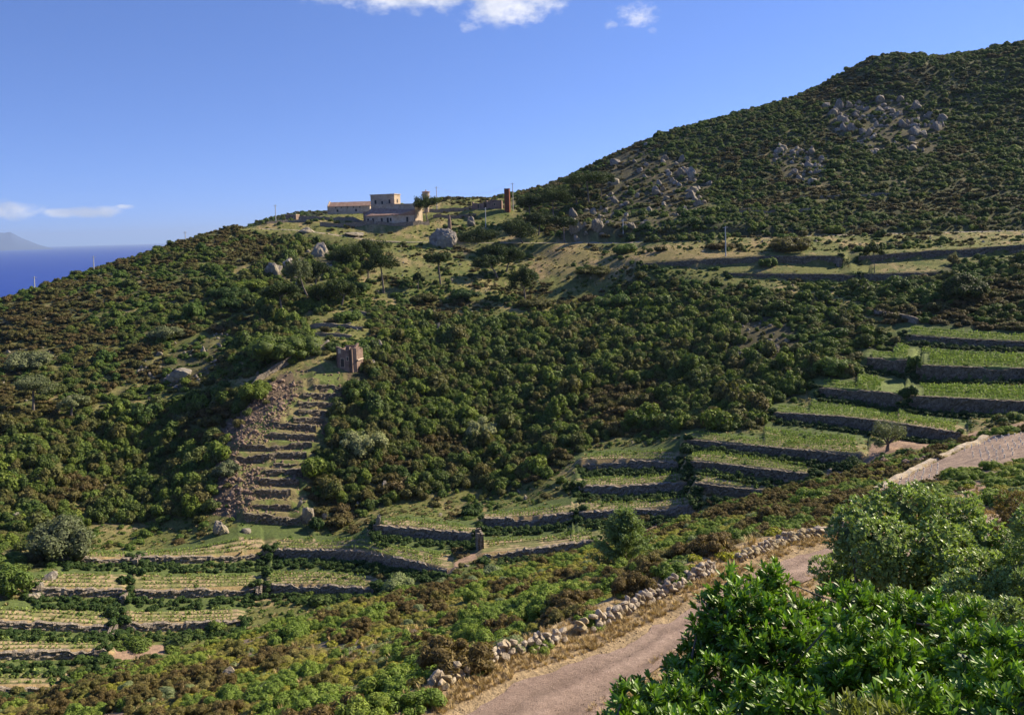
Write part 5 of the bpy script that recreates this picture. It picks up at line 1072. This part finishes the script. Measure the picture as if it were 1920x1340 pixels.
for a in [(668,738,50,44,far_m,'dark bush at the right foot of the ruined hut'),(590,990,30,32,hedge_m,'green bush at the right end of the lowest gully wall'),(500,1078,28,28,hedge_m,'bush at the right ramp between the upper two vineyard tiers'),(262,1076,24,22,hedge_m,'bush under the pale wall end of the uppermost vineyard tier'),(1706,748,28,36,hedge_m,'green bush growing in the stair gap of the tall terrace walls'),(1716,700,24,28,grn_m,'light green bush in the notch of the upper tall wall'),(1290,850,30,26,hedge_m,'bush at the left ends of the long dark valley walls'),(650,600,50,26,grn_m,'green scrub patch above the path to the ruined hut'),(870,560,60,26,hedge_m,'dark low bush at the lower edge of the pine slope'),(800,566,50,24,farb_m,'brown bush at the lower edge of the pine slope'),(1000,575,64,28,farb_m,'brown bush left of the bright green bush'),(660,548,50,34,hedge_m,'dark bush under the round dark tree on the slope'),(1120,515,70,22,farb_m,'brown scrub patch on the orange grass slope, left'),(1240,470,26,14,farb_m,'small brown bush below the road at centre'),(1350,466,50,18,farb_m,'brown scrub beside the pole on the grassy terrace'),(470,545,60,30,far_m,'dark bush left of the leaning pine'),(430,560,60,34,hedge_m,'dark green thicket below the skyline at left'),(1480,470,78,40,far_m,'large dark bush beside the upper road at right'),(1478,452,34,20,grn_m,'light green bush on top of the large dark roadside bush'),(1440,500,32,26,grn_m,'bright green bush on the upper grassy wall'),(1172,475,44,32,grn_m,'green bush under the utility pole by the road'),(1805,560,70,60,pine_m,'large dark rounded bush in the scrub at right'),(1150,578,74,44,grn_m,'bright light green bush in the centre of the slope'),(885,965,44,34,hedge_m,'dark round bush standing above the valley path'),(640,800,0,0,None,''),
          (680,850,86,70,sil_m,'tall pale topped bush at the right rim of the stepped gully'),(905,815,64,50,sil_m,'pale topped bush in the middle of the dark macchia'),(115,1045,100,104,olive_m,'big grey green tree above the left end of the vineyard terraces'),(20,1115,64,90,grn_m,'bright green tree at the left edge above the vineyard'),(250,740,60,60,grn_m,'x'),(60,690,66,46,olive_m,'pale green bush at the left edge of the far slope'),(196,680,40,34,grn_m,'small light green bush on the left slope'),(318,636,62,40,olive_m,'wind shaped grey green tree on the left slope'),(365,596,36,44,grn_m,'bright green bush below the left skyline'),
          (432,585,44,40,hedge_m,'dark green tree below the left skyline, right of the bright bush'),(530,672,130,70,far_m,'huge dark bush left of the ruined hut'),(480,745,60,50,far_m,'round dark bush at the top left of the stepped gully'),(425,890,44,40,olive_m,'grey green bush among the rubble of the gully'),(238,1094,30,26,hedge_m,'blue green bush at the left ramp between vineyard tiers'),(215,1158,32,34,hedge_m,'dark fig bush at the ramp of the third vineyard tier'),(1690,545,40,30,hedge_m,'dark bush on the right slope above the notch'),(1560,700,70,44,grn_m,'yellow green round bush beside the tall plain wall')]:
    if a[4] is None or a[5] == 'x': continue
    shrub_at(*a)
# ---------------------------------------------------------------- rocks
def rock(px, py, w, h, lab, group=None, seed=0, m=rock_m, rmin=95, name='boulder', cat='rock', sink=.25, lo_=None, mesh=None):
    c = hit(px, py, rmin); k = np.hypot(c[0], c[1])/F_PX*1.05; i = (seed+int(px)+int(py)) % 14; o = link(bpy.data.objects.new(name, mesh or rock_mesh(i, m, 4 if w > 24 else 3))); r = np.random.RandomState(seed+int(px*7+py)); W, Hh = w*k/2*(.9 if lo_ is None else 1), h*k/2*.9
    o.scale = (W*1.1, W*r.uniform(.7, 1.1), Hh*1.35); o.location = c+[0, 0, Hh*.22]; o.rotation_euler = (r.uniform(-.2, .2), r.uniform(-.2, .2), r.uniform(-.5, .5)); tag(o, lab, cat, group); return o
rock(833,459,54,46,'big round grey boulder above the road retaining wall', mesh=npmesh('boulder', *rockgeo(77, 4, (1, .9, .95), .17, 3), rock_m))
rock(884,425,22,22,'small grey boulder right of the big round one, under the crossarm pole'); rock(432,1278,50,38,'pale grey rock lying in the scrub at lower left', m=brock_m, rmin=14, name='rock'); rock(228,1255,24,14,'flat pale stone at the edge of the near slope, lower left', m=brock_m, rmin=14, name='rock')
rock(648,1325,20,14,'small pale stone near the bottom edge left of centre', m=brock_m, rmin=14, name='rock'); rock(680,1318,26,14,'flat pale stone beside the small one near the bottom edge', m=brock_m, rmin=14, name='rock')
for a in [(577,972,26,36,'tall pale rock pile at the right foot of the stepped gully'),(562,950,14,20,'narrow pale rock above the right foot of the gully'),(609,972,12,18,'small upright pale rock right of the rock pile'),(640,978,26,14,'flat tan rock in the grass right of the gully foot'),(709,985,16,36,'upright stone pillar left of the small vine plot'),(672,950,9,18,'slim white stone at the foot of the dark macchia'),(415,1000,38,34,'cracked pale boulder left of the gully foot'),(462,1000,18,14,'small pale boulder right of the cracked one'),
          (298,970,18,30,'white boulder at the lower edge of the left macchia'),(64,1018,24,26,'pale boulder near the left edge above the terraces'),(32,972,20,20,'round white boulder at the left edge'),(145,1035,30,24,'pale rock heap at the left end of the top vineyard wall'),(66,840,20,16,'pale rock in the scrub at the left edge'),(95,1085,34,22,'stone heap at the left end of the second vineyard wall'),(60,1125,34,26,'pale stone heap left of the third vineyard tier'),(75,1105,22,20,'stones tumbling between the second and third tiers at left'),
          (714,665,20,34,'tall smooth pale rock right of the ruined hut'),(694,650,24,16,'grey rock just right of the ruined hut top'),(692,690,30,24,'grey slab at the right foot of the ruined hut'),(482,660,22,22,'x'),(614,650,20,26,'grey pointed rock left of the ruined hut'),(822,622,12,24,'slim pale rock at the top of the macchia'),(812,648,12,20,'pale rock just under the slim one in the macchia'),(335,715,60,36,'grey cliff face on the left spur'),(400,668,40,26,'x'),
          (515,518,36,34,'steep grey outcrop left of the leaning pine'),(540,500,30,30,'dark grey outcrop behind the leaning pine'),(600,480,40,30,'grey outcrop under the upper road, left'),(575,436,44,14,'low dark outcrop below the ridge wall'),(665,445,60,16,'flat grey outcrop right above the road'),(720,925,16,30,'white rock at the lower edge of the macchia'),(1825,640,10,8,'x')]:
    if a[4] != 'x': rock(*a)
R6 = np.random.RandomState(21); QUOTA = [76, 34, 66, 32, 28, 14, 8]; MORE = []; CL = [(0, 120, 9, 28, 'grey boulder in the rocky slope above the road bend', 'boulders of the rocky slope'), (1, 70, 7, 22, 'grey boulder in the small outcrop on the upper hill', 'boulders of the small upper outcrop'), (2, 150, 7, 24, 'grey boulder in the large outcrop high on the hill', 'boulders of the large upper outcrop'), (3, 70, 4, 13, 'whitish boulder showing through the macchia at right', 'pale boulders in the macchia'), (4, 70, 5, 15, 'pale boulder on the left spur beside the old path', 'boulders of the left spur'), (5, 30, 6, 20, 'grey boulder of the outcrop under the upper road', 'boulders below the upper road'), (6, 12, 5, 12, 'pale stone low on the left slope', 'stones of the left slope')]
for pi, cnt_, lo, hi, lab, grp in CL:
    P = np.array(ROCKY[pi]); k = 0
    while k < cnt_:
        a, b = R6.uniform(P[:, 0].min(), P[:, 0].max()), R6.uniform(P[:, 1].min(), P[:, 1].max())
        if not inpoly(a, b, ROCKY[pi]): continue
        if fb2(np.array(a/30.), np.array(b/20.), 2, 88) < .42: 
            if R6.rand() < .92: continue
        w = lo+(hi-lo)*(R6.rand()**2.2 if k < QUOTA[pi] else R6.rand()**3*.45)
        if k < QUOTA[pi]: rock(a, b, w, w*R6.uniform(.7, 1.3), lab, grp, seed=k)
        else: c_ = hit(a, b, 95); MORE.append((*c_, w*np.hypot(c_[0], c_[1])/F_PX*.55))
        k += 1
for (a0, b0, a1, b1, cnt_, w, lab) in [(1150,360,1200,390,0,0,'')]: pass
scree_m = stone_mat('pinkish_scree', (.22, .155, .115), (.36, .27, .21), 1.2, .8)
for a, b, w_, lab in ((1660,871,26,'dark stone heap in the stony plot, left one'),(1728,868,34,'dark stone heap in the stony plot, right one'),(1580,900,20,'x')):
    if lab == 'x': continue
    c = hit(a, b, 45, 115); rh_ = np.random.RandomState(int(a)); k_ = np.hypot(c[0], c[1])/F_PX; o = merged('stone_heap', [(rockgeo(int(a)+i, 2, (1, .8, .8), .1, 6)[0]*rh_.uniform(.12, .3)+np.array([rh_.normal(0, .28)*w_*k_, rh_.normal(0, .35), abs(rh_.normal(.1, .15))]), ICO[2][1]) for i in range(34)], scree_m if 'scree_m' in globals() else rock_m); o.location = c; tag(o, lab, 'stone heap')
# rubble in the stepped gully: the largest stones one by one, the rest as one mass
RUB = [(470,755),(520,715),(560,720),(555,745),(505,830),(440,850),(450,870),(500,880),(490,900),(470,960),(400,965),(408,880),(425,800)]
k = 0
while k < 110:
    a, b = R6.uniform(395, 560), R6.uniform(715, 965)
    if inpoly(a, b, RUB): rock(a, b, R6.uniform(7, 15), R6.uniform(6, 13), 'angular pinkish stone in the rubble left of the stepped gully walls', 'rubble stones of the stepped gully', seed=k, m=scree_m, name='rubble_stone', cat='stone'); k += 1
C5 = polar_candidates(140, 205, .55, -22, -10); x, y = C5.T; z = ground(x, y); px, py = proj(np.c_[x, y, z]); m_ = (inpoly(px, py, RUB) & (rs.rand(len(x)) < .85)) | (inpoly(px, py, G_CHUTE) & (rs.rand(len(x)) < .16)); x, y, z = x[m_], y[m_], z[m_]; n = len(x); print('rubble', n)
RK = [bpy.data.objects.new('stone', npmesh('stone', *rockgeo(700+i, 1, (1, .8, .7), .1, 5), scree_m)) for i in range(4)]; s_ = rs.uniform(.15, .45, n)
scatter('gully_rubble', 'loose pinkish stone rubble spilling down the gully', np.c_[x, y, z+.05], rs.uniform(-3, 3, (n, 3)), np.c_[s_, s_, s_*.8], rs.randint(0, 4, n), RK)
C6 = polar_candidates(98, 330, 6.0); x, y = C6.T; z = ground(x, y); px, py = proj(np.c_[x, y, z]); m_ = visible(x, y, .5) & (rs.rand(len(x)) < .35) & (look(BT, x, y) < 0) & (px > 0) & (px < 1920); x, y, z = x[m_], y[m_], z[m_]; n = len(x); s_ = rs.uniform(.25, .8, n)
MORE = np.array(MORE); scatter('outcrop_stones', 'smaller grey stones between the boulders of the far outcrops', MORE[:, :3], rs.uniform(-3, 3, (len(MORE), 3)), np.c_[MORE[:, 3], MORE[:, 3], MORE[:, 3]*1.1], rs.randint(0, 3, len(MORE)), [bpy.data.objects.new('stone', npmesh('stone', *rockgeo(740+i, 3, (1, .85, .95), .14, 8), rock_m)) for i in range(3)])
scatter('scattered_stones', 'small pale stones strewn over the far slopes', np.c_[x, y, z+.05], rs.uniform(-3, 3, (n, 3)), np.c_[s_, s_, s_*.8], rs.randint(0, 4, n), [bpy.data.objects.new('stone', npmesh('stone', *rockgeo(720+i, 1, (1, .8, .7), .1, 5), rock_m)) for i in range(4)])
# ---------------------------------------------------------------- the big bushes in front
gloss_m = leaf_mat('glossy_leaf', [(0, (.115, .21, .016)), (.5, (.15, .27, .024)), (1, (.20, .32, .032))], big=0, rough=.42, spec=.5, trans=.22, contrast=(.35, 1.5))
small_m = leaf_mat('small_leaf', [(0, (.20, .27, .085)), (1, (.26, .33, .115))], big=0, rough=.45, spec=.45, trans=.28, contrast=(.5, 1.6))
yel_m = leaf_mat('slender_leaf', [(0, (.15, .18, .045)), (1, (.17, .19, .05))], big=0, rough=.45, spec=.4)
# leaf: 8 points, narrow base, rounded tip, folded along its rib and curling
_lw = [(0, .03), (.35, .13), (.72, .19), (1.0, .07)]
def leaf_pts(wf=1.0, curl=.18):
    P = []
    for t, w in _lw: z = -curl*t*t+.05; P += [(-w*wf, t, z+.25*w), (0, t*1.02, z), (w*wf, t, z+.25*w)]
    return np.array(P)
_LF = np.array([[3*j+i, 3*j+i+1, 3*j+i+4, 3*j+i+3] for j in range(3) for i in (0, 1)])
def leafy(blobs, n_tufts, leaf, per, wf, seed, opening_=(.5, 1.25), inner=.18, jitter=1.0, updir=.55, cull=True):
    """tufts of leaves on the outer skin of a cluster of world-space blobs (x, y, z, r)"""
    r = np.random.RandomState(seed); B = np.array(blobs); w = B[:, 3]**2*np.where(np.hypot(B[:, 0], B[:, 1]) < 5.2, 1.25, 1); k = r.choice(len(B), n_tufts, p=w/w.sum()); d = r.randn(n_tufts, 3); d /= np.linalg.norm(d, axis=1)[:, None]
    bump_ = 1+.16*(vnoise(d[:, 0]*3+k, d[:, 1]*3, d[:, 2]*3, seed)-.5)*2; rr = B[k, 3]*bump_*np.where(r.rand(n_tufts) < inner, r.uniform(.55, .95, n_tufts), r.uniform(.93, 1.07, n_tufts)); P = B[k, :3]+d*rr[:, None]
    dd = np.linalg.norm(P[:, None]-B[None, :, :3], axis=2)/B[None, :, 3]; dd[np.arange(n_tufts), k] = 9; ok = dd.min(1) > .86
    if cull: ok &= (d@np.array([0, 1, 0]) < .75)
    P, d = P[ok], d[ok]; m = len(P); ax = d+[0, 0, updir]+r.randn(m, 3)*.25; ax /= np.linalg.norm(ax, axis=1)[:, None]; e = np.cross(ax, r.randn(m, 3)); e /= np.linalg.norm(e, axis=1)[:, None]; f = np.cross(ax, e)
    base_ = leaf_pts(wf); nv = len(base_); V, T = [], []; tt = r.normal(.5, .16, m)
    for j in range(per):
        a = 2*math.pi*j*.382+r.uniform(-.3, .3, m); op = r.uniform(*opening_, m)*(.55+.45*j/per); side = np.cos(a)[:, None]*e+np.sin(a)[:, None]*f; dirv = np.cos(op)[:, None]*ax+np.sin(op)[:, None]*side; nrm = np.sin(op)[:, None]*ax-np.cos(op)[:, None]*side; wid = np.cross(dirv, nrm)
        s = leaf*r.uniform(.6, 1.15, m); o = P-ax*(leaf*.35*(j/per))[..., None] if False else P-ax*leaf*.5*(j/per)
        V.append(o[:, None]+s[:, None, None]*(base_[None, :, 0, None]*wid[:, None]+base_[None, :, 1, None]*dirv[:, None]+base_[None, :, 2, None]*nrm[:, None])); T.append(np.repeat(np.clip(tt+r.normal(0, .16, m)+(.15 if j < per*.4 else -.05), 0, 1), nv))
    V = np.concatenate(V).reshape(-1, 3); F = (_LF[None]+np.arange(m*per)[:, None, None]*nv).reshape(-1, 4); return V, F, np.concatenate(T), P
def blobs_px(L, jit=0, seed=0):
    rj = np.random.RandomState(seed); o = []
    for a, b, r, w in L: r = r*(1+rj.uniform(-jit, jit)); o.append(tuple(pt(a, b, r))+(w*math.sqrt(r*r+float(pt(a, b, r)[2])**2)/F_PX,))
    return o
def big_bush(name, label, cat, L, m, n, leaf, per, wf, seed, sub_=7, base_r=.74, **k):
    B = blobs_px([(a, b, r, w*.93) for a, b, r, w in L], .07, seed); rb = np.random.RandomState(seed+1); SB = []
    for b in B:
        for _ in range(sub_): d_ = rb.randn(3); d_ /= np.linalg.norm(d_); d_[2] = abs(d_[2])*.9 if rb.rand() < .75 else d_[2]; SB.append(tuple(np.array(b[:3])+d_*b[3]*rb.uniform(.6, .95))+(b[3]*rb.uniform(.24, .40),))
        SB.append(tuple(b[:3])+(b[3]*base_r,))
    c = np.mean([b[:3] for b in B], axis=0); c[2] = float(ground(c[0], c[1])); root = empty(name, c); tag(root, label, cat); V, F, T, P = leafy(SB, n, leaf, per, wf, seed, **k)
    link(bpy.data.objects.new('foliage', npmesh('foliage', V-c, F, m, smooth_=True, col=T)), root); VF = []; r = np.random.RandomState(seed)
    for b in B:
        b0 = np.array([c[0]+(b[0]-c[0])*.35, c[1]+(b[1]-c[1])*.35, 0]); b0[2] = float(ground(b0[0], b0[1]))-.1; e = np.array(b[:3]); mdl = (b0+e)/2+r.uniform(-.1, .1, 3); VF += [tube(b0-c, mdl-c, .035, .026, 7), tube(mdl-c, e-c, .026, .015, 7)]
        for _ in range(2): q = P[np.argmin(np.linalg.norm(P-(e+r.randn(3)*b[3]), axis=1))]; VF.append(tube(e-c, q-c, .013, .005, 5))
    pymesh('branches', VF, bark_m, root)
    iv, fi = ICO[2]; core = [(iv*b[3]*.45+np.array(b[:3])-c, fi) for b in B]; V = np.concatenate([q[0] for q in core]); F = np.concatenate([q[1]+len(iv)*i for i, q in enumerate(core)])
    link(bpy.data.objects.new('inner_leaves', npmesh('inner_leaves', V, F, m, col=np.full(len(V), .0))), root); return root  # solid blobs in the darkest tint, painted shade inside the bush
B1L = [(1140,1400,5.05,50),(1150,1425,5.0,62),(1195,1370,5.3,66),(1225,1310,5.5,62),(1250,1420,4.8,110),(1290,1265,5.8,58),(1325,1330,5.2,100),(1345,1215,6.1,62),(1350,1160,6.3,52),(1372,1105,6.6,38),(1405,1140,6.4,50),(1447,1098,6.7,42),(1420,1210,6.0,72),(1480,1150,6.4,46),(1450,1290,5.4,95),(1510,1220,6.0,70),(1560,1190,6.2,56),(1600,1140,6.6,46),(1640,1160,6.5,56),(1690,1165,6.4,56),(1745,1175,6.3,55),(1800,1180,6.3,48),(1590,1270,5.6,95),(1690,1270,5.6,85),(1790,1260,5.6,80),(1880,1270,5.4,85),(1935,1240,5.6,80),(1400,1400,4.7,120),(1540,1390,4.7,125),(1680,1390,4.7,120),(1820,1380,4.6,120),(1950,1370,4.7,110),(1480,1480,4.2,150),(1750,1500,4.2,170),(1260,1520,4.4,140)]
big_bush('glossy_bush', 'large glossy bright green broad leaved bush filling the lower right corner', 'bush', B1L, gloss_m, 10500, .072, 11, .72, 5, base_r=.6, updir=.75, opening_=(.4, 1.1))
B2L = [(1596,1010,12.4,56),(1580,1075,12.2,52),(1590,1140,11.8,60),(1635,975,12.6,52),(1690,965,12.8,56),(1745,960,12.9,52),(1795,985,12.8,50),(1835,1020,12.6,44),(1660,1040,12.0,80),(1750,1050,11.9,84),(1820,1090,11.6,66),(1700,1120,11.2,80),(1640,1150,11.3,70),(1790,1150,10.9,74),(1880,1110,11.2,60)]
big_bush('round_leafy_bush', 'tall round grey green bush with small leaves beside the far bend of the track', 'bush', B2L, small_m, 19000, .056, 6, 1.25, 9, updir=.5, inner=.25)
B3L = [(1860,1190,9.4,60),(1920,1150,9.8,66),(1700,1165,9.2,50),(1760,1190,9.0,60),(1820,1170,9.4,50),(1930,1080,10.6,60),(1905,1040,11.5,46),(1965,1010,11.6,60)]
big_bush('small_leaved_bush', 'olive green bush with fine leaves at the right edge between the glossy and round bushes', 'bush', B3L, small_m, 9500, .050, 7, .9, 12, updir=.6)
B4L = [(1915,960,15.5,42),(1950,1000,15,50),(1890,985,15.6,26)]
big_bush('reddish_bush', 'reddish brown bush at the right edge above the olive green one', 'bush', B4L, heath_m, 3600, .045, 6, .8, 14)
B5L = [(1640,1345,3.6,26),(1600,1365,3.5,34),(1680,1375,3.5,34)]
big_bush('slender_shoot', 'yellowish shoots with narrow leaves at the bottom edge in front of the glossy bush', 'shrub', B5L, yel_m, 170, .07, 9, .45, 15, opening_=(.2, .7), cull=False)
# a few yellowed leaves inside the glossy bush come from age
# pebbles on the track
n = 1500; i = rs.uniform(0, len(TC)-1.01, n).astype(int); P = TC[i]+(TO-TC)[i]*rs.uniform(-1, .9, n)[:, None]+rs.uniform(-.1, .1, (n, 3)); s_ = rs.uniform(.008, .03, n)
scatter('track_pebbles', 'loose pebbles on the gravel track', np.c_[P[:, :2], ground(P[:, 0], P[:, 1])+.035], rs.uniform(-3, 3, (n, 3)), np.c_[s_, s_, s_*.7], rs.randint(0, 4, n), RK)
# ---------------------------------------------------------------- sea air
hz_m = bpy.data.materials.new('sea_haze'); hz_m.use_nodes = True; nt = hz_m.node_tree; nt.nodes.clear(); ho = nt.nodes.new('ShaderNodeOutputMaterial'); pv = nt.nodes.new('ShaderNodeVolumePrincipled')
pv.inputs['Color'].default_value = (.55, .72, 1.0, 1); pv.inputs['Density'].default_value = 3.3e-5; pv.inputs['Anisotropy'].default_value = .2; nt.links.new(pv.outputs[0], ho.inputs['Volume'])
hb = pymesh('haze', [box(-62000, 62000, -62000, 62000, -180, 760)], hz_m); tag(hb, 'thin blue sea air', kind='stuff')
